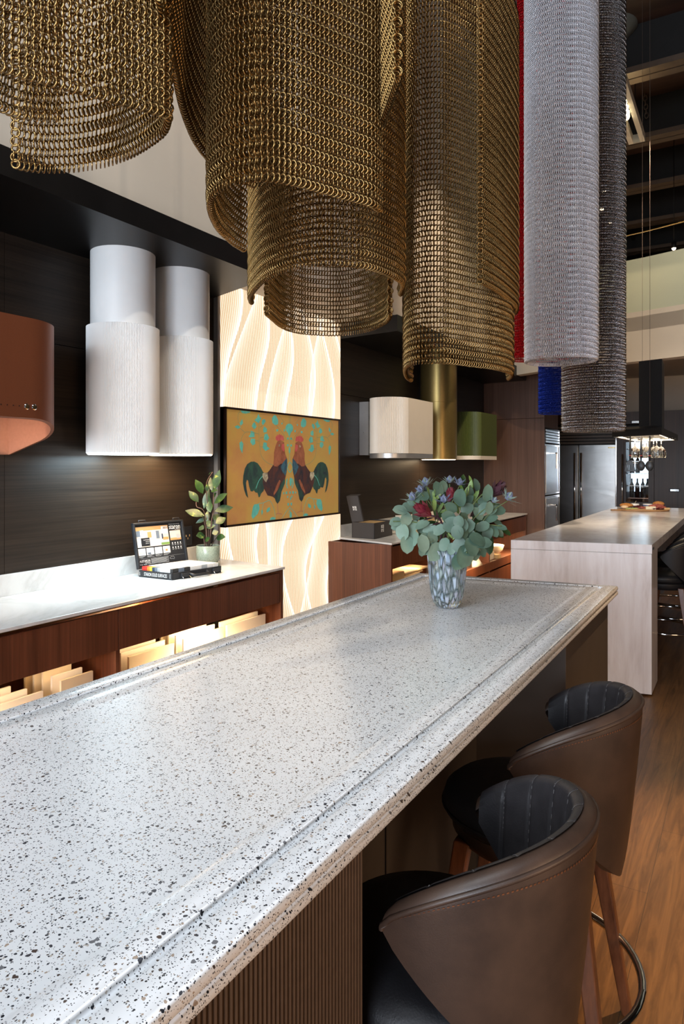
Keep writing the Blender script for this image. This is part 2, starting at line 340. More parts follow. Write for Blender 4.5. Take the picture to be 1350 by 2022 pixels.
# ---------------------------------------------------------------- mesh helpers
OFF = {}
class MB:
    def __init__(s): s.v = []; s.f = []; s.m = []
    def add(s, vs, fs, mi=0):
        o = len(s.v); s.v += [tuple(p) for p in vs]
        s.f += [tuple(i + o for i in f) for f in fs]; s.m += [mi] * len(fs); return s
    def box(s, x0, x1, y0, y1, z0, z1, mi=0):
        return s.prism([(x0, y0), (x1, y0), (x1, y1), (x0, y1)], z0, z1, mi)
    def prism(s, poly, z0, z1, mi=0):
        a = sum(poly[i][0] * poly[(i + 1) % len(poly)][1] - poly[(i + 1) % len(poly)][0] * poly[i][1] for i in range(len(poly)))
        if a < 0: poly = poly[::-1]
        n = len(poly); zb = z0 if callable(z0) else (lambda x, y: z0); zt = z1 if callable(z1) else (lambda x, y: z1)
        vs = [(x, y, zb(x, y)) for x, y in poly] + [(x, y, zt(x, y)) for x, y in poly]
        fs = [tuple(range(n))[::-1], tuple(range(n, 2 * n))] + [(i, (i + 1) % n, n + (i + 1) % n, n + i) for i in range(n)]
        return s.add(vs, fs, mi)
    def hexa(s, b, t, mi=0):
        return s.add(list(b) + list(t), [(3, 2, 1, 0), (4, 5, 6, 7), (0, 1, 5, 4), (1, 2, 6, 5), (2, 3, 7, 6), (3, 0, 4, 7)], mi)
    def obox(s, o, a, b, c, mi=0):
        o, a, b, c = Vector(o), Vector(a), Vector(b), Vector(c)
        return s.hexa([o, o + a, o + a + b, o + b], [o + c, o + a + c, o + a + b + c, o + b + c], mi)
    def loft(s, rings, closed=True, caps=True, mi=0):
        n = len(rings[0]); o = len(s.v)
        for r in rings: s.v += [tuple(p) for p in r]
        k = n if closed else n - 1
        for i in range(len(rings) - 1):
            for j in range(k):
                a = o + i * n + j; b = o + i * n + (j + 1) % n
                s.f.append((a, b, b + n, a + n)); s.m.append(mi)
        if caps:
            s.f.append(tuple(o + j for j in range(n))[::-1]); s.m.append(mi)
            e = o + (len(rings) - 1) * n; s.f.append(tuple(e + j for j in range(n))); s.m.append(mi)
        return s
    def lathe(s, prof, c=(0, 0, 0), n=32, mi=0, caps=False, fn=None):
        rings = []
        for r, z in prof:
            rings.append([(c[0] + r * (fn(t) if fn else 1) * math.cos(t), c[1] + r * (fn(t) if fn else 1) * math.sin(t), c[2] + z) for t in (2 * PI * j / n for j in range(n))])
        return s.loft(rings, True, caps, mi)
    def tube(s, pts, r, n=8, mi=0, closed=False):
        pts = [Vector(p) for p in pts]; rs = r if isinstance(r, (list, tuple)) else [r] * len(pts)
        rings = []; up = None
        for i, p in enumerate(pts):
            if closed: t = pts[(i + 1) % len(pts)] - pts[i - 1]
            else: t = pts[min(i + 1, len(pts) - 1)] - pts[max(i - 1, 0)]
            t.normalize()
            if up is None: up = t.orthogonal().normalized()
            up = (up - t * up.dot(t))
            up = up.normalized() if up.length > 1e-6 else t.orthogonal().normalized()
            w_ = t.cross(up)
            rings.append([p + (up * math.cos(2 * PI * j / n) + w_ * math.sin(2 * PI * j / n)) * rs[i] for j in range(n)])
        if closed: rings.append(rings[0]); return s.loft(rings, True, False, mi)
        return s.loft(rings, True, True, mi)
    def leaf(s, base, d, nrm, ln, wd, tip=1.0, curl=0.15, mi=0, k=7):
        base = Vector(base); d = Vector(d).normalized(); nrm = Vector(nrm); nrm = (nrm - d * nrm.dot(d)).normalized(); sd = d.cross(nrm)
        o = len(s.v)
        for i in range(k + 1):
            t = i / k
            if tip > 0.9: wv = wd * 0.5 * max(0.04, (1 - (2 * t - 1) ** 2) ** 0.5) * (1.06 - 0.12 * t)
            else: wv = wd * 0.5 * max(0.02, math.sin(PI * min(1, t ** 0.95)))
            c = base + d * (ln * t) - nrm * (curl * ln * t * t)
            s.v += [tuple(c - sd * wv + nrm * wv * 0.18), tuple(c), tuple(c + sd * wv + nrm * wv * 0.18)]
        for i in range(k):
            a = o + 3 * i
            s.f += [(a, a + 1, a + 4, a + 3), (a + 1, a + 2, a + 5, a + 4)]; s.m += [mi, mi]
        return s
    def poly(s, pts, mi=0):
        return s.add(pts, [tuple(range(len(pts)))], mi)
    def build(s, name, mat, parent=None, smooth=False, bevel=0.0, kind=None, auto=None):
        off = OFF.get(parent.name, Vector((0, 0, 0))) if parent else Vector((0, 0, 0))
        me = bpy.data.meshes.new(name); me.from_pydata([tuple(Vector(p) - off) for p in s.v], [], s.f)
        mats = mat if isinstance(mat, (list, tuple)) else [mat]
        for k in mats: me.materials.append(M[k])
        me.polygons.foreach_set('material_index', s.m)
        bm = bmesh.new(); bm.from_mesh(me); bmesh.ops.recalc_face_normals(bm, faces=bm.faces); bm.to_mesh(me); bm.free()
        if smooth:
            me.polygons.foreach_set('use_smooth', [True] * len(me.polygons))
            if auto:
                try: me.set_sharp_from_angle(angle=math.radians(auto))
                except Exception: pass
        me.update()
        o = bpy.data.objects.new(name, me); C.objects.link(o)
        if bevel:
            b = o.modifiers.new('bevel', 'BEVEL'); b.width = bevel; b.segments = 2; b.limit_method = 'ANGLE'
        if parent: o.parent = parent; OFF[o.name] = off
        if kind: o['kind'] = kind
        return o
def tag(o, label, cat=None, group=None):
    o['label'] = label
    if cat: o['category'] = cat
    if group: o['group'] = group
    return o
def thing(name, label, cat, loc=(0, 0, 0), group=None):
    o = bpy.data.objects.new(name, None); C.objects.link(o); o.empty_display_size = 0.05
    o.location = loc; OFF[o.name] = Vector(loc); return tag(o, label, cat, group)
def dup(root, loc, rotz, label, group=None):
    r = root.copy(); C.objects.link(r); r.location = loc; r.rotation_euler = (0, 0, rotz); r['label'] = label
    if group: r['group'] = group
    for ch in list(root.children):
        c = ch.copy(); C.objects.link(c); c.parent = r
        for g in ch.children:
            d = g.copy(); C.objects.link(d); d.parent = c
    return r
def text_into(mb, txt, o, right, up, width=None, height=None, mi=0, lift=0.0006, spacing=1.0):
    """flat lettering laid on a surface: lower-left corner o, unit axes right / up"""
    cu = bpy.data.curves.new('t', 'FONT'); cu.body = txt; cu.size = 1.0; cu.resolution_u = 2; cu.space_character = spacing
    ob = bpy.data.objects.new('t', cu); C.objects.link(ob)
    dg = bpy.context.evaluated_depsgraph_get(); me = bpy.data.meshes.new_from_object(ob.evaluated_get(dg))
    if len(me.vertices):
        xs = [v.co.x for v in me.vertices]; ys = [v.co.y for v in me.vertices]
        sx = width / (max(xs) - min(xs)) if width else None
        sy = height / (max(ys) - min(ys)) if height else sx
        sx = sx or sy
        o, right, up = Vector(o), Vector(right).normalized(), Vector(up).normalized(); nn = right.cross(up)
        vs = [o + right * ((v.co.x - min(xs)) * sx) + up * ((v.co.y - min(ys)) * sy) + nn * lift for v in me.vertices]
        mb.add(vs, [tuple(p.vertices) for p in me.polygons], mi)
    bpy.data.objects.remove(ob); bpy.data.meshes.remove(me); bpy.data.curves.remove(cu)
def catmull(pts, n=10, closed=False):
    pts = [Vector(p) for p in pts]; out = []; N = len(pts)
    rng = N if closed else N - 1
    for i in range(rng):
        if closed: p0, p1, p2, p3 = pts[i - 1], pts[i], pts[(i + 1) % N], pts[(i + 2) % N]
        else: p0, p1, p2, p3 = pts[max(i - 1, 0)], pts[i], pts[i + 1], pts[min(i + 2, N - 1)]
        for k in range(n):
            t = k / n
            out.append(0.5 * (2 * p1 + (p2 - p0) * t + (2 * p0 - 5 * p1 + 4 * p2 - p3) * t * t + (3 * p1 - p0 - 3 * p2 + p3) * t ** 3))
    if not closed: out.append(pts[-1])
    return out

# ---------------------------------------------------------------- the setting
WX = -3.08
MB().box(-3.3, 7, -6, 17, -0.1, 0).build('floor', 'oak_planks', kind='structure')
wl = MB()
for y0, y1 in ((-6, -0.4), (-0.398, 2.0), (2.002, 3.50), (5.12, 6.848), (6.852, 8.95)):
    for z0, z1 in ((0, 2.123), (2.127, 3.0)):
        wl.box(WX - 0.04, WX, y0, y1, z0, z1)
wl.box(WX - 0.10, WX - 0.03, -6, 17, 0, 6.2)
wl.build('wall_left', 'wall_veneer', kind='structure')
MB().box(WX - 0.02, -2.53, -6, 12.3, 2.735, 6.1).build('wall_bulkhead', 'cream_paint', kind='structure')
s1 = MB().prism([(WX, -6), (-2.47, -6), (-2.47, 3.30), (WX, 3.50)], 2.62, 2.735)
s1.build('trim_1', 'black_laminate', kind='structure')
MB().prism([(WX, 5.12), (-2.47, 5.05), (-2.47, 8.86), (WX, 8.95)], 2.60, 2.735).build('trim_2', 'black_laminate', kind='structure')
MB().box(-3.3, 7, -6, 17, 6.1, 6.2).build('ceiling', 'roof_wood', kind='structure')
MB().box(-3.3, 7, 16.8, 17, 0, 6.1).build('wall_back', 'roof_steel', kind='structure')
MB().box(6.8, 7, -6, 17, 0, 6.1).build('wall_right', 'roof_steel', kind='structure')
for i, yb in enumerate((7.7, 9.3, 10.9, 12.5, 14.1, 15.7)):
    b = MB().box(-3.2, 6.8, yb, yb + 0.05, 5.62, 6.1)
    b.build('trim_%d' % (3 + i), 'roof_steel', kind='structure')
    fl = MB().box(-3.2, 6.8, yb - 0.10, yb + 0.02, 5.56, 5.62).box(-3.2, 6.8, yb + 0.04, yb + 0.15, 5.56, 5.62)
    fl.build('trim_%d' % (13 + i), 'beam_flange', kind='structure')
for i, xb in enumerate((-1.9, 0.15, 2.2, 4.3)):
    g = MB().box(xb, xb + 0.06, 5.5, 16.8, 5.80, 6.08)
    for k in range(8):
        y0 = 5.6 + k * 1.4
        g.obox((xb, y0, 5.3), (0.05, 0, 0), (0, 0.06, 0), (0, 0.9, 0.7))
    g.build('trim_%d' % (23 + i), 'roof_steel', kind='structure')

# back-lit fluted panel let into the left wall
lp = thing('backlit_wall_panel', 'glowing fluted wall panel behind the rooster picture, between the two sideboards', 'light panel', (WX, 4.3, 0))
MB().box(WX - 0.02, WX + 0.028, 3.53, 5.115, 0, 3.0).build('fluted_face', 'backlit_flutes', lp)
MB().box(WX - 0.02, WX + 0.034, 3.505, 3.528, 0, 3.0).build('edge_trim', 'grey_metal', lp)

# tall veneer cabinet end, ovens, fridge wall
tp = thing('tall_cabinet', 'tall brown wood cabinet end panel at the far end of the rear sideboard', 'cabinet', (-2.7, 9.0, 0))
MB().prism([(WX, 8.96), (-2.25, 8.90), (-2.25, 8.94), (WX, 9.0)], 0, 2.105).build('side_panel', 'veneer_tall', tp, bevel=0.002)
MB().prism([(WX, 8.96), (-2.25, 8.90), (-2.25, 8.94), (WX, 9.0)], 2.109, 2.72).build('upper_panel', 'veneer_tall', tp, bevel=0.002)
MB().box(WX, -2.27, 9.0, 9.72, 0, 0.445).build('lower_carcass', 'veneer_tall', tp)
MB().box(WX, -2.27, 9.0, 9.72, 1.99, 2.72).build('upper_carcass', 'veneer_tall', tp)

def oven(z0, z1, label):
    t = thing('built_in_oven', label, 'oven', (-2.3, 9.33, z0), 'built-in wall ovens')
    MB().box(-2.9, -2.262, 8.97, 9.70, z0 + 0.004, z1 - 0.004).build('body', 'brushed_steel', t, bevel=0.004)
    MB().box(-2.262, -2.25, 8.99, 9.66, z0 + 0.03, z1 - 0.03).build('door', 'brushed_steel', t, bevel=0.003)
    MB().box(-2.25, -2.165, 9.225, 9.255, z1 - 0.135, z1 - 0.115).box(-2.185, -2.165, 9.225, 9.255, z1 - 0.33, z1 - 0.115).build('handle', 'chrome', t, bevel=0.003)
    return t
oven(0.45, 1.09, 'lower stainless wall oven in the tall column left of the fridge')
oven(1.10, 1.78, 'upper stainless wall oven in the tall column left of the fridge')
gr = thing('oven_vent_grille', 'slatted steel vent grille above the two wall ovens', 'vent grille', (-2.3, 9.33, 1.79))
g = MB().box(-2.9, -2.27, 8.97, 9.70, 1.79, 1.985)
g.build('backing', 'black_metal', gr)
for k in range(5):
    MB().obox((-2.268, 8.98, 1.80 + k * 0.036), (0, 0.70, 0), (0.020, 0, -0.006), (0.004, 0, 0.022)).build('slat', 'brushed_steel', gr)
MB().box(-2.268, -2.24, 9.685, 9.712, 0.45, 1.985).build('edge_strip', 'chrome', gr)

FY = 11.9
xa = -3.0; xs = on_y(1142.7, 900, FY).x; xb_ = on_y(1217, 900, FY).x
fr = thing('refrigerator', 'wide stainless double-door refrigerator against the far wall', 'refrigerator', ((xa + xb_) / 2, FY + 0.3, 0))
MB().box(xa, xb_, FY + 0.03, FY + 0.65, 0.02, 2.16).build('body', 'black_metal', fr)
for x0, x1, hx in ((xa + 0.01, xs - 0.006, xs - 0.055), (xs + 0.006, xb_ - 0.012, xs + 0.05)):
    d = MB().box(x0, x1, FY - 0.03, FY + 0.03, 0.12, 1.832).build('door', 'brushed_steel', fr, bevel=0.004)
    hb = MB().tube([(hx, FY - 0.085, 0.45), (hx, FY - 0.085, 1.70)], 0.019, 10)
    for zz in (0.55, 1.6): hb.tube([(hx, FY - 0.085, zz), (hx, FY - 0.03, zz)], 0.010, 8)
    hb.build('handle', 'chrome', d, True)
for k in range(6):
    z0 = 1.85 + k * 0.052
    MB().obox((xa + 0.01, FY - 0.03, z0), (xb_ - xa - 0.02, 0, 0), (0, 0.030, 0.0), (0, 0.016, 0.036)).build('grille_slat', 'grey_metal', fr)
MB().box(xb_ - 0.010, xb_ + 0.004, FY - 0.035, FY + 0.1, 0.12, 2.16).build('edge_trim', 'chrome', fr)
bz = on_y(1207, 884.5, FY - 0.03)
MB().box(bz.x - 0.055, bz.x + 0.055, FY - 0.034, FY - 0.03, 1.775, 1.792).build('badge', 'brass', fr)

# wall of tall cabinets right of the fridge
wc0 = on_y(1232, 900, FY).x; wc1 = on_y(1291, 900, FY).x
wf = thing('wine_fridge', 'tall glass-door wine fridge with an added blue-white reflection glow, between the refrigerator and the cabinets', 'wine fridge', ((wc0 + wc1) / 2, FY + 0.3, 0))
b = MB().box(wc0, wc0 + 0.02, FY, FY + 0.6, 0.1, 2.1).box(wc1 - 0.02, wc1, FY, FY + 0.6, 0.1, 2.1).box(wc0, wc1, FY + 0.56, FY + 0.6, 0.1, 2.1).box(wc0, wc1, FY, FY + 0.6, 0.06, 0.1).box(wc0, wc1, FY, FY + 0.6, 2.1, 2.14)
b.build('cabinet_body', 'black_metal', wf)
gx0 = on_y(1236, 900, FY).x; gx1 = on_y(1280, 900, FY).x
gz1 = on_y(1250, 873, FY).z; gz0 = on_y(1250, 991, FY).z
d = MB().box(wc0, gx0, FY - 0.03, FY, 0.1, 2.1).box(gx1, wc1, FY - 0.03, FY, 0.1, 2.1).box(gx0, gx1, FY - 0.03, FY, 0.1, gz0).box(gx0, gx1, FY - 0.03, FY, gz1, 2.1)
dr = d.build('door_frame', 'veneer_dark', wf)
MB().box(gx0, gx1, FY - 0.022, FY - 0.012, gz0, gz1).build('glass_pane', 'clear_glass', dr)
hx = on_y(1229.5, 900, FY).x
MB().tube([(hx, FY - 0.08, 0.5), (hx, FY - 0.08, on_y(1229, 897, FY).z)], 0.012, 8).tube([(hx, FY - 0.08, 1.5), (hx + 0.02, FY - 0.03, 1.5)], 0.007, 6).build('handle', 'chrome', dr, True)
emis('reflected_window_glow', (0.66, 0.84, 1.0), 2.6)  # glow put in behind the glass, imitates windows reflected in the door
MB().box(wc0 + 0.03, wc1 - 0.03, FY + 0.53, FY + 0.555, gz0 + 0.15, 2.08).build('reflection_glow', 'reflected_window_glow', wf)
for k in range(5):
    zz = gz0 + 0.05 + k * 0.2
    MB().box(wc0 + 0.03, wc1 - 0.03, FY + 0.1, FY + 0.52, zz, zz + 0.012).build('shelf', 'chrome', wf)
for k in range(6):
    q = k // 4; bx = gx0 + 0.05 + (k % 4) * (gx1 - gx0 - 0.08) / 3.2; zz = gz0 + 0.064 + q * 0.4
    bt = MB().lathe([(0, 0), (0.036, 0), (0.037, 0.18), (0.030, 0.215), (0.013, 0.25), (0.013, 0.31), (0, 0.31)], (bx, FY + 0.26 + 0.04 * (k % 3), zz), 12)
    tag(bt.build('wine_bottle', 'bottle_dark', None, True), 'dark wine bottle standing on a shelf of the wine fridge', 'bottle', 'bottles in the wine fridge')

def tall_cab(x0, x1, z0, z1, label, hpx=None):
    t = thing('kitchen_cabinet', label, 'cabinet', ((x0 + x1) / 2, FY + 0.3, z0), 'dark cabinets of the far wall')
    MB().box(x0 + 0.003, x1 - 0.003, FY + 0.02, FY + 0.6, z0, z1).build('carcass', 'veneer_dark', t)
    d = MB().box(x0 + 0.004, x1 - 0.004, FY - 0.02, FY + 0.02, z0 + 0.004, z1 - 0.004).build('door', 'veneer_dark', t, bevel=0.002)
    if hpx:
        a, c_ = on_y(hpx[0], hpx[2], FY - 0.03), on_y(hpx[1], hpx[2], FY - 0.03)
        h = MB().box(a.x, c_.x, FY - 0.032, FY - 0.021, a.z - 0.016, a.z + 0.016).build('handle', 'chrome', d)
        MB().box(a.x - 0.015, c_.x + 0.015, FY - 0.026, FY - 0.0195, a.z - 0.026, a.z + 0.026).build('handle_recess', 'black_metal', d)
    return t
ztop = on_y(1300, 811, FY).z
zmid = on_y(1240, 844, FY).z
tall_cab(wc1, wc1 + 0.75, 0.05, ztop, 'tall dark wood cabinet with a bar handle right of the wine fridge', (1323, 1340, 968))
tall_cab(wc1 + 0.75, wc1 + 1.6, 0.05, ztop, 'tall dark wood cabinet at the right end of the far wall')
tall_cab(wc0 - 0.10, wc1, 2.16, ztop, 'dark wood overhead cabinet with a bar handle above the wine fridge', (1247, 1262, 833.5))
tall_cab(xa, wc0 - 0.10, 2.18, ztop, 'dark wood overhead cabinet above the stainless refrigerator')
MB().box(xb_ + 0.006, wc0 - 0.004, FY - 0.02, FY + 0.5, 0, 2.15).build('trim_30', 'veneer_dark', kind='structure')
MB().box(-3.3, 6.8, FY + 0.62, FY + 0.75, 0, 6.1).build('wall_far', 'cream_paint', kind='structure') if False else None
MB().box(-3.3, 6.8, FY + 0.62, FY + 0.75, 0, 3.45).build('wall_far', 'cream_paint', kind='structure')

# mezzanine edge with its glass balustrade
mz = []
for (px_, py_, z_) in ((1008, 733, 2.62), (1110, 727, 2.62), (1232, 716, 2.62), (1350, 703, 2.62)):
    p = on_z(px_, py_, 2.62); mz.append((p.x, p.y))
mz = [(-2.52, mz[1][1] + 0.35), mz[1], mz[2], mz[3], (1.2, 7.25), (3.6, 6.9), (6.8, 7.0)]
mzs = [tuple(p[:2]) for p in catmull([(x, y, 0) for x, y in mz], 5)]
sl = MB()
sl.loft([[(x, y, 2.62) for x, y in mzs], [(x, y, 3.155) for x, y in mzs], [(x, y + 0.16, 3.155) for x, y in mzs], [(x, y + 0.16, 2.62) for x, y in mzs], [(x, y, 2.62) for x, y in mzs]], False, False)
sl.build('wall_mezzanine_fascia', 'cream_paint', kind='structure', smooth=True, auto=40)
MB().prism(mzs + [(6.8, 12.3), (-2.52, 12.3)], 2.95, 3.10).build('trim_31', 'cream_paint', kind='structure')
gl = thing('glass_balustrade', 'curved pale green glass balustrade along the mezzanine edge', 'balustrade', (0, 7.9, 3.155))
seg = 0.0
for i in range(0, len(mzs) - 5, 5):
    part = mzs[i:i + 6]
    g = MB().loft([[(x, y + 0.04, 3.155) for x, y in part], [(x, y + 0.04, 3.74) for x, y in part], [(x, y + 0.055, 3.74) for x, y in part], [(x, y + 0.055, 3.155) for x, y in part], [(x, y + 0.04, 3.155) for x, y in part]], False, False)
    g.build('glass_pane', 'green_glass', gl, True, auto=40)
MB().tube([(x, y + 0.05, 4.02) for x, y in mzs], 0.006, 6).build('top_cable', 'brass', gl, True)
for i in range(0, len(mzs), 5):
    MB().tube([(mzs[i][0], mzs[i][1] + 0.09, 3.155), (mzs[i][0], mzs[i][1] + 0.09, 4.02)], 0.006, 6).build('post', 'brass', gl, True)
MB().loft([[(x, y + 0.5, 3.12) for x, y in mzs], [(x, y + 0.5, 3.72) for x, y in mzs], [(x, y + 0.6, 3.72) for x, y in mzs], [(x, y + 0.6, 3.12) for x, y in mzs]], False, False).build('wall_mezzanine', 'cream_paint', kind='structure', smooth=True, auto=40)

# track light, roof lamps, hanging disc, cables
zt = 5.22
tr_, tl_ = on_z(1264, 281, zt), on_z(1241, 286, zt)
X1, X0, Yb = tr_.x, tl_.x, tr_.y; Ya = Yb - 2.6
tl = thing('track_light', 'long white track light frame with three glowing spots under the dark roof', 'track light', ((X0 + X1) / 2, Yb - 1.3, zt))
MB().box(X0, X0 + 0.05, Ya, Yb, zt, zt + 0.09).build('side_rail', 'cream_enamel', tl)
MB().box(X1, X1 + 0.05, Ya, Yb, zt, zt + 0.09).build('side_rail', 'cream_enamel', tl)
MB().box(X0 + 0.05, X1, Yb - 0.03, Yb, zt, zt + 0.09).build('end_cap', 'grey_metal', tl)
MB().box(X0 + 0.05, X1, Ya, Ya + 0.03, zt, zt + 0.09).build('end_cap', 'grey_metal', tl)
for yy in (Ya + 0.1, Yb - 0.1): MB().tube([(X0 + 0.08, yy, zt + 0.06), (X0 + 0.08, yy, 6.1)], 0.006, 6).build('hanger', 'black_metal', tl)
for px_, py_ in ((1230, 211), (1233, 221.5), (1235.5, 232)):
    c = on_z(px_, py_, zt)
    MB().lathe([(0, -0.028), (0.026, -0.020), (0.036, 0.0), (0.036, 0.06), (0, 0.06)], c, 14).build('spot_lamp', 'lamp_glow', tl, True)
lampn = [(1200, 68, 6.2, 'topmost small glowing roof lamp seen through the dark chain curtain'), (1193, 377, 8.5, 'small glowing roof lamp, upper of the low cluster behind the dark curtain'), (1188, 411, 8.8, 'small glowing roof lamp, leftmost of the low cluster behind the dark curtain'), (1205, 438, 8.8, 'small glowing roof lamp, lowest of the low cluster behind the dark curtain'), (1217, 463, 9.2, 'tiny roof lamp near the right edge of the dark chain curtain'), (1330, 490, 9.6, 'tiny roof lamp above the pale green glass balustrade')]
for px_, py_, d_, lab in lampn:
    p = at_d(px_, py_, d_)
    t = thing('roof_lamp', lab, 'lamp', p, 'small roof lamps')
    MB().lathe([(0, -0.03), (0.02, -0.022), (0.028, 0), (0, 0.0)], p, 12).build('bulb', 'downlight_glow', t, True)
    MB().lathe([(0.028, 0), (0.034, 0.01), (0.034, 0.08), (0, 0.08)], p, 12).tube([(p.x, p.y, p.z + 0.07), (p.x, p.y, 6.1)], 0.005, 6).build('housing', 'black_metal', t, True)
dc = at_d(1205, 15, 7.2)
t = thing('ceiling_disc', 'dull grey rounded disc hanging under the roof beside the dark curtain', 'ceiling disc', dc)
MB().lathe([(0, -0.40), (0.13, -0.38), (0.26, -0.26), (0.295, 0), (0.26, 0.26), (0.13, 0.38), (0, 0.40)], dc, 28).build('disc', 'grey_disc', t, True)
MB().tube([(dc.x, dc.y, dc.z + 0.3), (dc.x, dc.y, 6.1)], 0.006, 6).build('hanger', 'black_metal', t)
ch = MB()
c0 = on_y(1276, 228, 9.2); c1 = on_y(1266, 100, 9.2)
for k in range(16):
    q = c0.lerp(c1, k / 15); a = PI / 2 * (k % 2)
    ch.tube([(q.x + 0.022 * math.cos(t_) * math.cos(a), q.y + 0.022 * math.cos(t_) * math.sin(a), q.z + 0.036 * math.sin(t_)) for t_ in (2 * PI * j / 8 for j in range(8))], 0.006, 5, closed=True)
tag(ch.build('hoist_chain', 'steel_beam', None, True), 'loose dark chain dangling from the roof beams', 'chain')

# ---------------------------------------------------------------- terrazzo island
ZI = 0.983
iR = on_z(1213.3, 1156, ZI); iL = on_z(833.6, 1131.2, ZI)
XR, XL = -0.475, -1.355; YN = -0.75
def skew(x, y_r, k=0.127): return y_r + (x - XR) * k          # far ends run slightly askew
corners = [(XL, YN), (XR, YN), (XR + 0.0, iR.y), (XL, iL.y)]
def inset(d):
    (x0, y0), (x1, y1), (x2, y2), (x3, y3) = corners
    return [(x0 + d, y0 + d), (x1 - d, y1 + d), (x2 - d, y2 - d), (x3 + d, y3 - d)]
prof = [(0.03, -0.040), (0.004, -0.0395), (0.0005, -0.036), (0, -0.031), (0.0006, -0.026), (0.0035, -0.0225), (0.0065, -0.021), (0.0035, -0.0195), (0.0006, -0.016), (0, -0.011), (0.0008, -0.006), (0.0035, -0.002), (0.009, 0),
        (0.052, 0), (0.0535, -0.001), (0.0545, -0.006), (0.057, -0.0095), (0.062, -0.0105), (0.067, -0.0095), (0.070, -0.006), (0.0715, -0.002), (0.074, -0.001), (0.104, -0.001), (0.112, -0.0022), (0.126, -0.0078), (0.134, -0.009)]
mb = MB(); rings = [[(x, y, ZI + z) for x, y in inset(d)] for d, z in prof]
mb.loft(rings, True, False); n0 = len(rings[0]); e = (len(rings) - 1) * n0
mb.f += [(e, e + 1, e + 2, e + 3), (3, 2, 1, 0)]; mb.m += [0, 0]
wt = mb.build('terrazzo_worktop', 'terrazzo', None, True, auto=50)
tag(wt, 'speckled white terrazzo island worktop with a moulded raised border', 'worktop')
ib = thing('kitchen_island', 'brown and charcoal island cabinets under the terrazzo worktop', 'island', (-0.9, 1.2, 0))
zt_ = ZI - 0.040
MB().box(XL + 0.02, -0.56, YN + 0.03, 0.897, 0.0, zt_).build('near_cabinet', 'cladding', ib)
fl = MB(); y = YN + 0.03; pts = []
while y < 0.895:
    for a in (0, PI / 4, PI / 2, 3 * PI / 4): pts.append((-0.500 + 0.0045 * math.sin(a), y + 0.0075 * (1 - math.cos(a)) * 0.5))
    y += 0.0088
pts.append((-0.5, 0.897)); pts += [(-0.56, 0.897), (-0.56, YN + 0.03)]
fl.prism(pts, 0.0, zt_ - 0.003).build('fluted_cladding', 'cladding', ib)
MB().box(XL + 0.02, -0.816, 0.90, 2.30, 0.0, zt_).build('recessed_back', 'recess_panel', ib, bevel=0.002)
MB().prism([(XL + 0.02, 2.303), (-0.512, 2.303), (-0.512, iR.y - 0.03), (XL + 0.02, iL.y - 0.03)], 0.0, zt_ - 0.004).build('end_cabinet', 'taupe_panel', ib, bevel=0.002)
MB().box(-1.0, -0.816 + 0.003, 1.595, 1.60, 0.0, zt_ - 0.002).build('panel_joint', 'black_metal', ib)

# ---------------------------------------------------------------- pale stone island beyond
j0 = on_z(1287.8, 1075.8, ZI); j1 = on_z(1007.5, 1066.2, ZI); j2 = on_z(1217, 1000, ZI)
XR2, XL2 = -0.53, -1.40; yR, yL = j0.y, j1.y; yB = 9.0
st = thing('stone_island', 'pale streaked stone island with a waterfall end, beyond the terrazzo worktop', 'island', (-0.97, 6.9, 0))
MB().prism([(XL2, yL), (XR2, yR), (XR2, yB + 0.1), (XL2, yB)], 0.923, ZI).build('stone_top', 'streaked_stone', st, bevel=0.002)
MB().prism([(XL2, yL), (XR2 - 0.002, yR), (XR2 - 0.002, yR + 0.33), (XL2, yL + 0.33)], 0.012, 0.9215).build('waterfall_end', 'streaked_stone', st, bevel=0.002)
MB().prism([(XL2, yL + 0.335), (-0.95, yL + 0.43), (-0.95, yB), (XL2, yB)], 0.01, 0.9205).build('cabinet_body', 'veneer_dark', st)
MB().box(XR2 - 0.02, XR2 + 0.0015, yR + 0.03, yR + 0.10, 0.945, 0.960).build('socket', 'black_plastic', st)

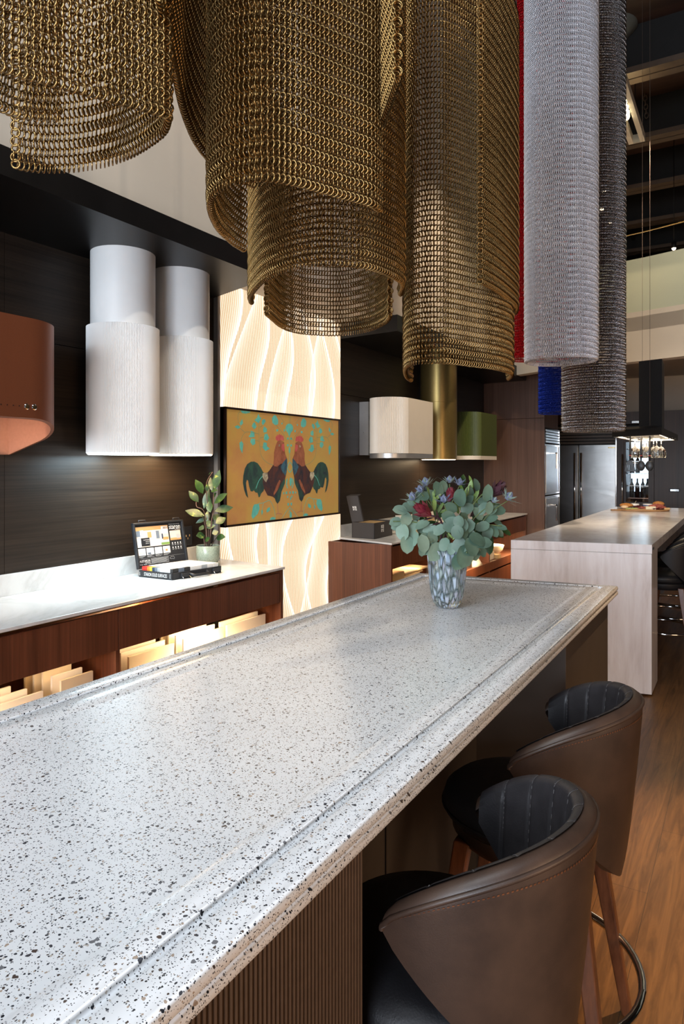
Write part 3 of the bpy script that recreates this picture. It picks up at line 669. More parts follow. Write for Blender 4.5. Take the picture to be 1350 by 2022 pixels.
# ---------------------------------------------------------------- sideboards along the left wall
CF, CZ = -2.47, 0.87
def upright(name, parent, x0, x1, y0, y1, z0, z1, m, kx=0.0):
    return MB().prism([(x0, y0 - kx), (x1, y0), (x1, y1), (x0, y1 - kx)], z0, z1).build(name, m, parent, bevel=0.0015)
def sideboard(name, label, y0, ydiv, y1, ke, m='veneer_red'):
    """y0..y1 along the wall, drawers split at the ydiv list; ke = how askew the ends run"""
    t = thing(name, label, 'sideboard', (-2.8, (y0 + y1) / 2, 0))
    MB().box(WX + 0.03, CF - 0.02, y0 + 0.02, y1 - 0.02, 0.0, 0.08).build('plinth', 'black_laminate', t)
    MB().box(WX + 0.002, WX + 0.03, y0 + 0.01, y1 - 0.05, 0.08, 0.85).build('back_panel', m, t)
    MB().box(WX + 0.03, CF, y0 + 0.01, y1 - 0.03, 0.08, 0.10).build('bottom_board', m, t)
    MB().box(WX + 0.03, CF - 0.02, y0 + 0.02, y1 - 0.04, 0.656, 0.664).build('drawer_floor', m, t)
    MB().box(CF - 0.03, CF - 0.006, y0 + 0.03, y1 - 0.03, 0.8465, 0.8545).build('finger_channel', 'bronze_channel', t)
    MB().prism([(WX + 0.002, y1 - 0.025 - ke), (CF + 0.002, y1 - 0.025), (CF + 0.002, y1), (WX + 0.002, y1 - ke)], 0.0, 0.853).build('end_panel', m, t)
    MB().prism([(WX + 0.002, y0 - ke), (CF + 0.002, y0), (CF + 0.002, y0 + 0.025), (WX + 0.002, y0 + 0.025 - ke)], 0.0, 0.853).build('end_panel', m, t)
    ed = [y0 + 0.03] + ydiv + [y1 - 0.03]
    for a, b in zip(ed[:-1], ed[1:]):
        MB().box(CF - 0.02, CF, a + 0.002, b - 0.002, 0.654, 0.836).build('drawer', m, t, bevel=0.001)
        if b != ed[-1]: MB().box(WX + 0.03, CF - 0.005, b - 0.012, b + 0.012, 0.10, 0.652).build('divider', m, t)
    return t
sb1 = sideboard('sideboard', 'dark red wood sideboard under the white and copper hoods, with lit open shelf', -1.2, [0.40, 2.162], 3.445, -0.09)
for a, b in ((-1.0, 0.35), (0.5, 2.08), (2.25, 3.30)):
    MB().box(-2.55, -2.535, a, b, 0.646, 0.654).build('led_strip', 'led_warm', sb1)
    area('shelf_light', (-2.54, (a + b) / 2, 0.644), (-2.60, (a + b) / 2, 0.30), 0.03, b - a, 40, (1.0, 0.68, 0.36))
wt1 = MB().prism([(WX + 0.002, -1.25), (CF + 0.012, -1.25), (CF + 0.012, 3.452), (WX + 0.002, 3.535)], 0.855, CZ)
wt1.box(WX + 0.002, WX + 0.022, -1.25, 3.50, CZ, 0.973)
o = wt1.build('marble_worktop', 'white_marble', None, bevel=0.002); tag(o, 'white marble worktop with upstand under the white cylinder hoods', 'worktop')

sb2 = sideboard('sideboard', 'red wood sideboard end-on behind the vase, right of the glowing panel', 4.935, [6.2, 7.4], 8.84, 0.02)
CF2 = CF
# its lower half has a shelf board and a drawer bank, as the photo shows beside the pale island
MB().box(WX + 0.03, CF, 6.0, 8.80, 0.395, 0.412).build('shelf_board', 'veneer_red', sb2)
MB().box(CF - 0.02, CF + 0.001, 6.0, 8.80, 0.318, 0.398).build('shelf_rail', 'veneer_red', sb2)
MB().box(CF - 0.02, CF, 6.0, 8.80, 0.10, 0.295).build('low_drawer', 'veneer_red', sb2)
for a, b in ((5.0, 6.1), (6.25, 7.3), (7.45, 8.75)):
    MB().box(-2.62, -2.60, a, b, 0.628, 0.638).build('led_strip', 'led_warm', sb2)
    area('shelf_light', (-2.60, (a + b) / 2, 0.622), (-2.62, (a + b) / 2, 0.0), 0.03, b - a, 3 if a < 6 else 17, (1.0, 0.68, 0.36))
wt2 = MB().prism([(WX + 0.002, 5.10), (CF + 0.012, 4.925), (CF + 0.012, 8.87), (WX + 0.002, 8.94)], 0.855, CZ)
wt2.box(WX + 0.002, WX + 0.022, 5.12, 8.93, CZ, 0.973)
o = wt2.build('marble_worktop', 'white_marble', None, bevel=0.002); tag(o, 'cream-lit marble worktop carrying the open dark box, behind the vase', 'worktop')

# stone sample boards filed upright in the lit shelf: rear board right-end px, front board right-end px
def boards(group, ylo, yhi, n, xs, tops, mats, place, step=0.03):
    for k in range(n):
        x = xs - 0.036 * (n - 1 - k)
        a = ylo + step * k * 0.6; b = yhi + step * (k - n + 1)
        h = tops - 0.018 * k
        o = MB().box(x - 0.006, x + 0.006, a, b, 0.10, h).build('sample_board', mats[k % len(mats)], None, bevel=0.001)
        nth = ('rearmost', 'second from the rear', 'third from the rear', 'front', 'fifth from the rear')[k if k < n - 1 else 3]
        tag(o, 'pale stone sample board, %s of the %s' % (nth, place), 'sample board', group)
boards('sample boards at the left edge', 0.95, 1.835, 4, -2.56, 0.60, ['sample_tan', 'sample_white', 'sample_white', 'sample_white'], 'stack at the left picture edge', 0.05)
boards('sample boards under the left drawer', 1.85, 2.09, 5, -2.56, 0.637, ['sample_tan', 'sample_cream', 'sample_cream', 'sample_white', 'sample_cream'], 'stack left of the divider')
boards('sample boards beside the divider', 2.245, 2.60, 4, -2.56, 0.63, ['sample_cream', 'sample_white', 'sample_white', 'sample_cream'], 'stack just right of the divider')
boards('sample boards in the middle', 2.615, 2.985, 4, -2.56, 0.635, ['sample_cream', 'sample_cream', 'sample_white', 'sample_cream'], 'middle stack under the right drawer')
boards('sample boards at the right end', 3.00, 3.38, 2, -2.56, 0.60, ['sample_white', 'sample_white'], 'rightmost stack of the lit shelf')

# odds and ends on the rear sideboard's shelf
def crate(name, label, cat, x0, x1, y0, y1, z0, z1, m, group=None):
    o = MB().box(x0, x1, y0, y1, z0, z1).build(name, m, None, bevel=0.004); return tag(o, label, cat, group)
crate('parcel', 'brown carton just behind the end panel of the rear sideboard', 'box', -2.75, -2.5, 4.98, 5.25, 0.10, 0.60, 'card_tan')
crate('sample_board', 'tan sample board lying on top of the pile behind the end panel', 'sample board', -2.85, -2.50, 5.28, 5.75, 0.565, 0.58, 'sample_tan', 'boards behind the end panel')
crate('sample_board', 'lower tan sample board of the pile behind the end panel', 'sample board', -2.85, -2.53, 5.30, 5.70, 0.535, 0.55, 'sample_tan', 'boards behind the end panel')
crate('parcel', 'white carton under the tan sample boards behind the end panel', 'box', -2.85, -2.55, 5.30, 5.68, 0.10, 0.53, 'card_white')
for k in range(3):
    y0 = 6.15 + 0.26 * k
    crate('storage_tin', ('dark tin nearest the vase on the lit shelf', 'middle dark tin on the lit shelf', 'farthest of the three dark tins on the lit shelf')[k], 'tin', -2.70, -2.50, y0, y0 + 0.24, 0.413, 0.50 + 0.01 * k, 'brushed_steel', 'dark tins on the lit shelf')
rg = MB(); rr = random.Random(3); ring_ = []
for i in range(5):
    ring_.append([(-2.56 + 0.09 * (1 - i / 6) * math.cos(a) * (1 + 0.2 * rr.random()), 7.08 + 0.16 * (1 - i / 6) * math.sin(a) * (1 + 0.2 * rr.random()), 0.413 + 0.033 * i * (1 + 0.1 * rr.random())) for a in (2 * PI * j / 12 for j in range(12))])
rg.loft(ring_); rg.obox((-2.475, 6.98, 0.36), (0, 0.12, 0.0), (0.006, 0, 0), (-0.03, 0.01, 0.09))
o = rg.build('cloth', 'sample_white', None, True); tag(o, 'crumpled cream cloth hanging over the lit shelf edge', 'cloth')
crate('small_box', 'white box on the lit shelf left of the glass bowl', 'box', -2.70, -2.52, 7.45, 7.70, 0.413, 0.50, 'card_white')
crate('small_box', 'little tan box in front of the glass bowl on the lit shelf', 'box', -2.56, -2.48, 7.70, 7.82, 0.413, 0.46, 'card_tan')
o = MB().lathe([(0, 0), (0.09, 0.0), (0.15, 0.06), (0.17, 0.12), (0.163, 0.12), (0.14, 0.06), (0.08, 0.012), (0, 0.012)], (-2.68, 8.02, 0.413), 24).build('bowl', 'sample_cream', None, True)
tag(o, 'round cream bowl glowing on the lit shelf beside the pale island', 'bowl')

# open dark gift box and the white one behind it, on the rear marble worktop
bx = thing('gift_box', 'open dark cardboard box with raised lid and printed square mark', 'box', (-2.82, 5.25, CZ))
A0, A1, A2 = Vector((-2.945, 5.13, CZ)), Vector((-2.715, 5.115, CZ)), Vector((-2.735, 5.49, CZ))
e1, e2 = A1 - A0, A2 - A1
bb = MB(); hh = Vector((0, 0, 0.135))
for o_, a_, b_ in ((A0, e1, e2 * 0.02), (A0 + e2 * 0.98, e1, e2 * 0.02), (A0, e1 * 0.03, e2), (A0 + e1 * 0.97, e1 * 0.03, e2)): bb.obox(o_, a_, b_, hh)
bb.obox(A0, e1, e2, Vector((0, 0, 0.004)))
bb.build('box_base', 'card_dark', bx)
MB().obox(A0 + e1 * 0.04 + e2 * 0.04 + Vector((0, 0, 0.10)), e1 * 0.92, e2 * 0.9, Vector((0, 0, 0.025))).build('tan_insert', 'card_tan', bx)
lid0 = A0 + Vector((0, 0, 0.137)); lv = Vector((-0.055, 0.0, 0.215)); la = e2 * 0.0 + Vector((0.10, 0.02, 0.005))
MB().obox(lid0, la, Vector((0.004, 0.012, 0)), lv).obox(lid0 + lv, la, Vector((0.004, 0.06, 0.012)), Vector((0, 0, 0.006))).build('lid', 'card_dark', bx)
tx = MB(); r_ = la.normalized(); u_ = lv.normalized(); nn = r_.cross(u_)
for k, s_ in enumerate(('iFIS', 'HiL', 'EST')):
    pass
def mark(mb, o, r, u, s):
    r, u = Vector(r).normalized(), Vector(u).normalized()
    for (x, y, w_, h_) in ((0, .55, .18, .45), (.25, .55, .12, .45), (.45, .55, .5, .12), (.45, .75, .5, .08), (.45, .9, .5, .1), (.83, .55, .12, .45), (0, 0, .1, .45), (.17, .3, .35, .1), (.17, 0, .1, .4), (.45, 0, .08, .4), (.62, 0, .33, .1), (.62, .17, .33, .1), (.62, .34, .33, .1)):
        p = Vector(o) + r * (x * s) + u * (y * s)
        mb.poly([p, p + r * w_ * s, p + r * w_ * s + u * h_ * s, p + u * h_ * s])
mark(tx, lid0 + la * 0.35 + lv * 0.45 - nn * -0.002, r_, u_, 0.036)
mark(tx, A1 + e2 * 0.35 + Vector((0.002, 0, 0.05)), e2, (0, 0, 1), 0.06)
tx.build('printed_mark', 'print_white', bx)
wb = MB().obox((-2.76, 5.60, CZ), (0.08, -0.05, 0), (0.05, 0.09, 0), (0, 0, 0.17))
tag(wb.build('carton', 'card_white', None, bevel=0.003), 'slim white carton standing behind the open dark box', 'box')
wb = MB().obox((-2.66, 5.78, CZ), (0.13, -0.04, 0), (0.05, 0.12, 0), (0, 0, 0.155))
tag(wb.build('carton', 'card_tan', None, bevel=0.003), 'tan carton half hidden by the eucalyptus leaves, right of the white carton', 'box')

# ---------------------------------------------------------------- hoods on the left wall
def racetrack(x0, x1, y0, y1, r, n=10, both=True):
    """plan outline: flat against the wall at x0, rounded front corners at x1"""
    r = min(r, (y1 - y0) / 2 - 1e-4, x1 - x0)
    pts = [(x0, y0)]
    pts += [(x1 - r + r * math.sin(a), y0 + r - r * math.cos(a)) for a in (PI / 2 * k / n for k in range(n + 1))]
    if both: pts += [(x1 - r + r * math.cos(a), y1 - r + r * math.sin(a)) for a in (PI / 2 * k / n for k in range(n + 1))]
    else: pts += [(x1, y1)]
    pts += [(x0, y1)]
    return pts
hd = thing('range_hood', 'copper-coloured rounded hood with slanted open underside at the left picture edge', 'range hood', (-2.8, 1.55, 1.6))
ch_ = racetrack(WX + 0.002, -2.60, 1.10, 2.03, 0.22, 14); ci = racetrack(WX + 0.012, -2.614, 1.114, 2.016, 0.208, 14)
zb = lambda x, y: 1.548 + 0.150 * max(0, (x - WX) / 0.48) ** 1.3
m_ = MB()
n = len(ch_)
m_.loft([[(x, y, 2.12) for x, y in ch_], [(x, y, zb(x, y)) for x, y in ch_]], True, False)
m_.add([(x, y, 2.12) for x, y in ch_], [tuple(range(n))])
m_.loft([[(x, y, zb(x, y)) for x, y in ch_], [(x, y, zb(x, y)) for x, y in ci]], True, False)
m_.build('outer_shell', 'copper_enamel', hd, True, auto=45)
m_ = MB().loft([[(x, y, zb(x, y) + 0.0005) for x, y in ci], [(x, y, 1.80) for x, y in ci]], True, False)
m_.add([(x, y, 1.80) for x, y in ci], [tuple(range(n))])
m_.build('inner_shell', 'copper_inside', hd, True, auto=45)
MB().box(-2.66, -2.645, 1.2, 1.86, 1.712, 1.722).build('light_bar', 'led_white', hd)
area('hood_light', (-2.66, 1.55, 1.706), (-2.95, 1.55, 1.66), 0.02, 0.6, 5, (1.0, 0.86, 0.72))
def knob(parent, name, c, axis, r, m):
    c = Vector(c); axis = Vector(axis); s1_ = axis.orthogonal().normalized(); s2_ = axis.cross(s1_)
    MB().loft([[c + (s1_ * math.cos(a) + s2_ * math.sin(a)) * rr_ + axis * h for a in (2 * PI * j / 14 for j in range(14))] for rr_, h in ((r, -0.004), (r, 0.001), (r * 0.75, 0.004))]).build(name, m, parent, True, auto=40)
for yy in (1.64, 1.79, 1.825): knob(hd, 'button', (-2.6, yy, 1.745), (1, 0, 0), 0.013, 'chrome')
dd = MB()
for k in range(4): dd.box(-2.601, -2.5985, 1.672 + k * 0.027, 1.676 + k * 0.027, 1.7435, 1.7475)
dd.build('indicator_dots', 'black_metal', hd)

def cyl_hood(label, c, led, lcol, fluted=True, mat='white_enamel', top=2.62, en=5):
    t = thing('range_hood', label, 'range hood', (c[0], c[1], 1.553))
    R = 0.187
    if fluted:
        ring = []
        for k in range(72 * 4):
            a = 2 * PI * k / 288; r = R - 0.0055 * (0.5 - 0.5 * math.cos(4 * PI / 2 * (k % 4) / 2))
            ring.append((r * math.cos(a), r * math.sin(a)))
        m_ = MB().loft([[(c[0] + x, c[1] + y, z) for x, y in ring] for z in (1.563, 2.225)], True, False)
        m_.add([(c[0] + x, c[1] + y, 2.225) for x, y in ring], [tuple(range(288))])
        m_.build('fluted_body', mat, t, True, auto=50)
        MB().lathe([(0.166, 2.222), (0.166, top)], (c[0], c[1], 0), 48).build('duct_cover', mat, t, True)
    else:
        MB().lathe([(R + 0.008, 1.558), (R + 0.008, 2.16), (R + 0.006, 2.162), (R + 0.006, 2.166), (R + 0.008, 2.168), (R + 0.008, top)], (c[0], c[1], 0), 56).build('duct_cover', mat, t, True, auto=30)
    MB().lathe([(0.0, 1.572), (R - 0.03, 1.572), (R - 0.03, 1.562), (R - 0.008, 1.562)], (c[0], c[1], 0), 40).build('filter_plate', 'grey_metal', t, True, auto=30)
    MB().lathe([(R - 0.024, 1.560), (R - 0.018, 1.554), (R - 0.010, 1.554), (R - 0.004, 1.560)], (c[0], c[1], 0), 56).build('light_ring', led, t, True)
    l = bpy.data.lights.new('hood_ring_light', 'AREA'); l.shape = 'DISK'; l.size = 0.34; l.energy = en; l.color = lcol
    lo = bpy.data.objects.new('hood_ring_light', l); C.objects.link(lo); lo.location = (c[0], c[1], 1.55)
    return t
cyl_hood('taller-looking white ribbed cylinder hood, left one of the pair, with cool light', (-2.86, 2.535), 'led_cool', (0.62, 0.86, 1.0), en=10)
cyl_hood('white ribbed cylinder hood, right one of the pair, with warm light', (-2.86, 2.965), 'led_white', (1.0, 0.66, 0.34), en=8)
cyl_hood('plain bronze cylinder hood between the cream and green hoods', (-2.86, 6.86), 'led_white', (1.0, 0.72, 0.42), False, 'bronze_enamel', 2.60, 5)
def box_hood(label, mat, lip, y0, y1):
    t = thing('range_hood', label, 'range hood', (-2.8, (y0 + y1) / 2, 1.6))
    cx_, cyy, r0 = -2.805, y0 + 0.185, 0.185               # near end is a fluted half-round
    arc = [(cx_ + r0 * math.cos(a), cyy + r0 * math.sin(a)) for a in (PI + PI * k / 36 for k in range(37))]
    base = arc + [(cx_ + r0, y1), (cx_ - r0, y1)]
    fl = []
    for k in range(72 + 1):
        a = PI + PI * k / 72; r = r0 - (0.0065 if k % 2 else 0)
        fl.append((cx_ + r * math.cos(a), cyy + r * math.sin(a)))
    fl += [(cx_ + r0, y1), (cx_ - r0, y1)]
    MB().prism(fl, 1.605, 2.105).build('fluted_body', mat, t)
    MB().prism(base, 1.560, 1.604).build('bottom_lip', lip, t, bevel=0.002)
    MB().box(-2.93, -2.68, y0 + 0.16, y1 - 0.06, 1.557, 1.5605).build('filter_plate', 'black_metal', t)
    MB().box(WX + 0.002, -2.985, y0 + 0.10, y1 - 0.1, 1.59, 2.08).build('back_plate', 'grey_metal', t)
    for zz in (1.80, 1.98): knob(t, 'screw', (-3.03, y0 + 0.10, zz), (0, -1, 0), 0.006, 'chrome')
    return t
box_hood('cream hood with a fluted rounded side and grey lip, left of the bronze cylinder', 'cream_enamel', 'grey_metal', 5.40, 6.14)
box_hood('olive green hood with a fluted rounded side, right of the bronze cylinder', 'green_enamel', 'cream_enamel', 7.36, 8.10)

# ---------------------------------------------------------------- the screen showing two roosters
TX = -2.90
tv = thing('wall_screen', 'wide dark-framed screen showing two facing roosters on an ochre ground', 'screen', (TX, 4.14, 1.48))
ty0, ty1, tz0, tz1 = 3.41, 4.862, 1.094, 1.878
bz_ = MB().box(TX - 0.045, TX, ty0, ty0 + 0.016, tz0, tz1).box(TX - 0.045, TX, ty1 - 0.016, ty1, tz0, tz1).box(TX - 0.045, TX, ty0, ty1, tz0, tz0 + 0.014).box(TX - 0.045, TX, ty0, ty1, tz1 - 0.014, tz1)
bz_.box(TX - 0.045, TX - 0.014, ty0, ty1, tz0, tz1)
bz_.build('bezel', 'tv_bezel', tv, bevel=0.0015)
MB().box(-3.055, TX - 0.046, 3.9, 4.4, 1.3, 1.7).build('wall_mount', 'black_metal', tv)
def cpt(x, y, lift):                                   # sketch grid of the picture -> picture plane
    p = on_x(430 + x / 5.192, 780 + y / 5.192, TX); return (TX - 0.010 + lift, p.y, p.z)
AX = cpt(748, 700, 0)[1]
def mir(p): return (p[0], 2 * AX - p[1], p[2])
pic = MB().poly([(TX - 0.0115, ty0 + 0.012, tz0 + 0.01), (TX - 0.0115, ty1 - 0.012, tz0 + 0.01), (TX - 0.0115, ty1 - 0.012, tz1 - 0.01), (TX - 0.0115, ty0 + 0.012, tz1 - 0.01)], 0)
PM = ['ochre_ground', 'ink_teal', 'ink_tail', 'ink_body', 'ink_neck', 'ink_breast', 'ink_comb', 'ink_cream', 'ink_leg', 'ink_stem']
def clampp(p): return (p[0], min(max(p[1], ty0 + 0.017), ty1 - 0.017), min(max(p[2], tz0 + 0.015), tz1 - 0.015))
def shape(pts, mi, lift, both=True):
    q = [cpt(x, y, lift) for x, y in pts]; pic.poly([clampp(p) for p in q], mi)
    if both: pic.poly([clampp(mir(p)) for p in q][::-1], mi)
def stroke(pts, wd, mi, lift, both=True):
    q = [Vector(cpt(x, y, lift)) for x, y in pts]
    q = catmull(q, 4)
    for a, b in zip(q[:-1], q[1:]):
        d = (b - a); d = Vector((0, -d.z, d.y)); d = d.normalized() * wd / 2 if d.length > 1e-7 else d
        f = [tuple(a - d), tuple(b - d), tuple(b + d), tuple(a + d)]
        pic.poly([clampp(p) for p in f], mi)
        if both: pic.poly([clampp(mir(p)) for p in f][::-1], mi)
shape([(430, 1050), (418, 1003), (398, 1000), (380, 978), (365, 990), (347, 985), (332, 940), (322, 880), (310, 868), (300, 900), (306, 965), (323, 1058), (300, 1030), (280, 970), (268, 900), (272, 825), (287, 755), (312, 708), (350, 684), (385, 682), (420, 700), (452, 745), (478, 795), (500, 830), (500, 920), (478, 985), (455, 1010), (442, 1045)], 2, 0.0004)
shape([(478, 797), (520, 795), (545, 765), (575, 720), (600, 715), (650, 700), (700, 690), (720, 720), (715, 790), (702, 850), (697, 905), (680, 950), (662, 990), (655, 1035), (645, 1085), (622, 1116), (604, 1090), (595, 1060), (570, 1042), (545, 1035), (520, 1030), (505, 1000), (485, 960), (470, 900)], 3, 0.0006)
shape([(625, 470), (655, 462), (690, 485), (695, 545), (700, 600), (718, 650), (720, 690), (690, 700), (655, 705), (620, 735), (590, 730), (578, 715), (586, 655), (586, 590), (600, 530), (610, 495)], 4, 0.0008)
shape([(720, 650), (722, 720), (714, 785), (700, 830), (680, 800), (665, 770), (655, 735), (680, 690), (705, 660)], 5, 0.0010)
shape([(700, 850), (697, 905), (680, 950), (662, 990), (655, 1035), (645, 1085), (622, 1116), (606, 1090), (590, 1050), (610, 1010), (640, 950), (665, 900)], 2, 0.0009)
shape([(600, 440), (606, 418), (612, 425), (620, 402), (630, 415), (640, 397), (648, 413), (660, 403), (665, 420), (680, 415), (688, 445), (688, 470), (660, 462), (625, 470), (605, 460)], 6, 0.0011)
shape([(665, 505), (690, 500), (695, 545), (690, 582), (675, 570), (662, 540)], 6, 0.0011)
shape([(470, 805), (490, 795), (518, 800), (525, 850), (505, 895), (490, 880), (478, 860), (466, 840)], 7, 0.0011)
shape([(630, 515), (645, 500), (648, 525), (635, 530)], 7, 0.0012)
shape([(640, 870), (655, 880), (625, 970), (585, 1030), (580, 1010), (610, 930)], 4, 0.0012)
stroke([(620, 1112), (624, 1160), (628, 1218)], 0.006, 8, 0.0007); stroke([(605, 1222), (630, 1215), (668, 1222)], 0.005, 8, 0.0007)
for px_ in ([(300, 740), (350, 705), (400, 720)], [(340, 790), (380, 750), (425, 790)], [(400, 960), (430, 880), (470, 830)]): stroke(px_, 0.006, 1 if px_[0][0] == 400 else 2, 0.0013)
TE = 1
for pts in ([(245, 150), (340, 160), (345, 178), (300, 190), (262, 185), (250, 170)], [(235, 285), (262, 245), (270, 290), (245, 318)], [(182, 325), (215, 308), (248, 330), (215, 348)], [(232, 490), (255, 470), (272, 500), (262, 600), (238, 550)],
            [(427, 190), (440, 225), (458, 235), (430, 290), (400, 270), (385, 258), (410, 235)], [(465, 255), (490, 245), (502, 270), (475, 310), (460, 290)], [(370, 290), (390, 278), (408, 325), (385, 350), (358, 320), (365, 305)], [(485, 320), (515, 345), (512, 380), (480, 385), (475, 350)], [(350, 365), (385, 380), (388, 430), (345, 435), (325, 425), (345, 400)], [(490, 400), (515, 395), (538, 440), (515, 470), (482, 455)], [(352, 445), (392, 450), (395, 500), (368, 518), (342, 480)], [(480, 485), (512, 490), (515, 525), (543, 550), (500, 575), (470, 540)],
            [(565, 235), (590, 202), (610, 215), (630, 260), (628, 300), (600, 310), (570, 285)], [(370, 1150), (385, 1122), (432, 1115), (440, 1165), (420, 1220), (370, 1272), (355, 1240)], [(520, 1160), (545, 1148), (545, 1185), (515, 1207), (508, 1185)], [(550, 1260), (580, 1248), (605, 1270), (590, 1300), (545, 1300)], [(455, 1190), (466, 1170), (474, 1200), (462, 1235)],
            [(735, 430), (728, 440), (722, 455), (728, 460), (735, 450)], [(662, 285), (674, 282), (674, 300), (662, 302)], [(610, 350), (630, 350), (630, 372), (610, 374)], [(686, 350), (700, 350), (698, 374), (686, 372)], [(730, 850), (722, 880), (718, 920), (730, 958), (720, 955), (708, 915), (712, 870)], [(705, 995), (722, 985), (722, 1015), (706, 1018)], [(720, 1035), (732, 1035), (730, 1055), (720, 1055)], [(725, 1105), (742, 1110), (738, 1135), (724, 1135)], [(680, 1000), (692, 997), (692, 1016), (682, 1018)]):
    shape(pts, TE, 0.0005)
def disc(cx0, cy0, rx, ry, n=14): shape([(cx0 + rx * math.cos(2 * PI * k / n), cy0 + ry * math.sin(2 * PI * k / n)) for k in range(n)], TE, 0.0005, False)
disc(743, 340, 40, 48); shape([(722, 375), (764, 375), (742, 428)], TE, 0.0006, False); disc(745, 565, 9, 34); disc(757, 890, 13, 45); disc(752, 1000, 8, 12); disc(756, 1060, 7, 18); disc(757, 1235, 12, 38)
disc(727, 446, 9, 11); disc(761, 446, 9, 11); disc(727, 515, 9, 13); disc(762, 517, 9, 13)
stroke([(720, 740), (748, 690), (778, 740), (748, 792), (720, 740)], 0.0065, 1, 0.0006, False)
stroke([(742, 385), (745, 600), (748, 690)], 0.004, 1, 0.0006, False)
for pts in ([(580, 718), (520, 695), (460, 630), (440, 520), (432, 400), (432, 290)], [(435, 400), (350, 380), (290, 385), (255, 440), (252, 480)], [(440, 330), (470, 310)], [(440, 440), (480, 430)], [(436, 470), (395, 465)], [(445, 530), (480, 530)], [(285, 380), (245, 345)], [(245, 165), (218, 200), (222, 290)], [(600, 300), (690, 410), (712, 475)], [(430, 1112), (480, 1105), (545, 1085), (590, 1180), (600, 1270)], [(480, 1105), (465, 1170)], [(757, 1150), (715, 1190), (660, 1280)], [(757, 1180), (730, 1220)], [(742, 210), (742, 292)], [(690, 280), (640, 210)]):
    stroke(pts, 0.0035, 9 if pts[0][1] < 1000 else 1, 0.0005)
pic.build('picture', PM, tv)

# ---------------------------------------------------------------- open sample case on the marble
K0 = on_z(340, 1146, CZ); K1 = on_z(274, 1139, CZ); K2 = on_z(437, 1130, CZ)
ea = (K2 - K0); ea.z = 0; La = ea.length; ea = ea / La
eb = (K1 - K0); eb.z = 0; Lb = eb.length; eb = eb / Lb
cs = thing('sample_case', 'open black plastic sample case with printed lid and rows of colour samples', 'case', K0)
up = Vector((0, 0, 1)); bh = 0.038
cb = MB().obox(K0, ea * La, eb * Lb, up * 0.006)
for o_, a_, b_ in ((K0, ea * La, eb * 0.006), (K0 + eb * (Lb - 0.006), ea * La, eb * 0.006), (K0, ea * 0.006, eb * Lb), (K0 + ea * (La - 0.006), ea * 0.006, eb * Lb)): cb.obox(o_, a_, b_, up * bh)
cb.build('case_base', 'black_plastic', cs, bevel=0.002)
sw = ['sw_white', 'sw_grey', 'sw_white', 'sw_slate', 'sw_white', 'sw_sand', 'sw_white', 'sw_white']
nr = 8
for r in range(nr):                                     # rows of chips run across the case
    for q in range(12):
        key = ['sw_white', 'sw_white', 'sw_sand', 'sw_white', 'sw_grey', 'sw_white', 'sw_white', 'sw_sand'][(r * 5 + q * 3) % 8]
        if r == 0: key = ['sw_white', 'sw_white', 'sw_white', 'sw_white', 'sw_white', 'sw_grey', 'sw_slate', 'sw_navy', 'sw_yellow', 'sw_orange', 'sw_red', 'sw_red'][q]
        if q == 0: key = ['sw_black', 'sw_slate', 'sw_black', 'sw_white', 'sw_white', 'sw_grey', 'sw_white', 'sw_white'][r]
        o_ = K0 + ea * (0.012 + r * (La - 0.024) / nr) + eb * (0.010 + q * (Lb - 0.02) / 12) + up * 0.008
        MB().obox(o_, ea * ((La - 0.024) / nr - 0.003), eb * ((Lb - 0.02) / 12 - 0.0012), up * 0.050).build('colour_chip', key, cs)
lab = MB(); text_into(lab, 'STARON SOLID SURFACES', K1 - eb * 0.042 + up * 0.010 - ea * 0.0012, -eb, up, width=Lb * 0.68, height=0.019)
text_into(lab, 'staron', K1 - eb * 0.012 + up * 0.009 - ea * 0.0012, up, eb, width=0.020, height=0.007)
text_into(lab, 'AUSTARON', K1 - eb * (Lb - 0.012) + up * 0.008 - ea * 0.0012, up, eb, width=0.024, height=0.005)
lab.build('spine_lettering', 'print_white', cs)
hn = MB()
hpts = [K0 + ea * (La * f) - eb * d + up * z_ for f, d, z_ in ((0.32, 0.0, 0.022), (0.36, 0.030, 0.014), (0.64, 0.030, 0.014), (0.68, 0.0, 0.022))]
hn.tube(hpts, 0.008, 8); hn.build('carry_handle', 'black_plastic', cs, True)
for f in (0.16, 0.80):
    lt = MB().obox(K0 + ea * (La * f) - eb * 0.012 + up * 0.008, ea * 0.05, eb * 0.012, up * 0.022)
    lo_ = lt.build('latch', 'black_plastic', cs, bevel=0.001)
    MB().tube([K0 + ea * (La * f) - eb * 0.010 + up * 0.016, K0 + ea * (La * f) - eb * 0.026 + up * 0.002, K0 + ea * (La * f + 0.05) - eb * 0.026 + up * 0.002, K0 + ea * (La * f + 0.05) - eb * 0.010 + up * 0.016], 0.0015, 6).build('wire_catch', 'chrome', lo_, True)
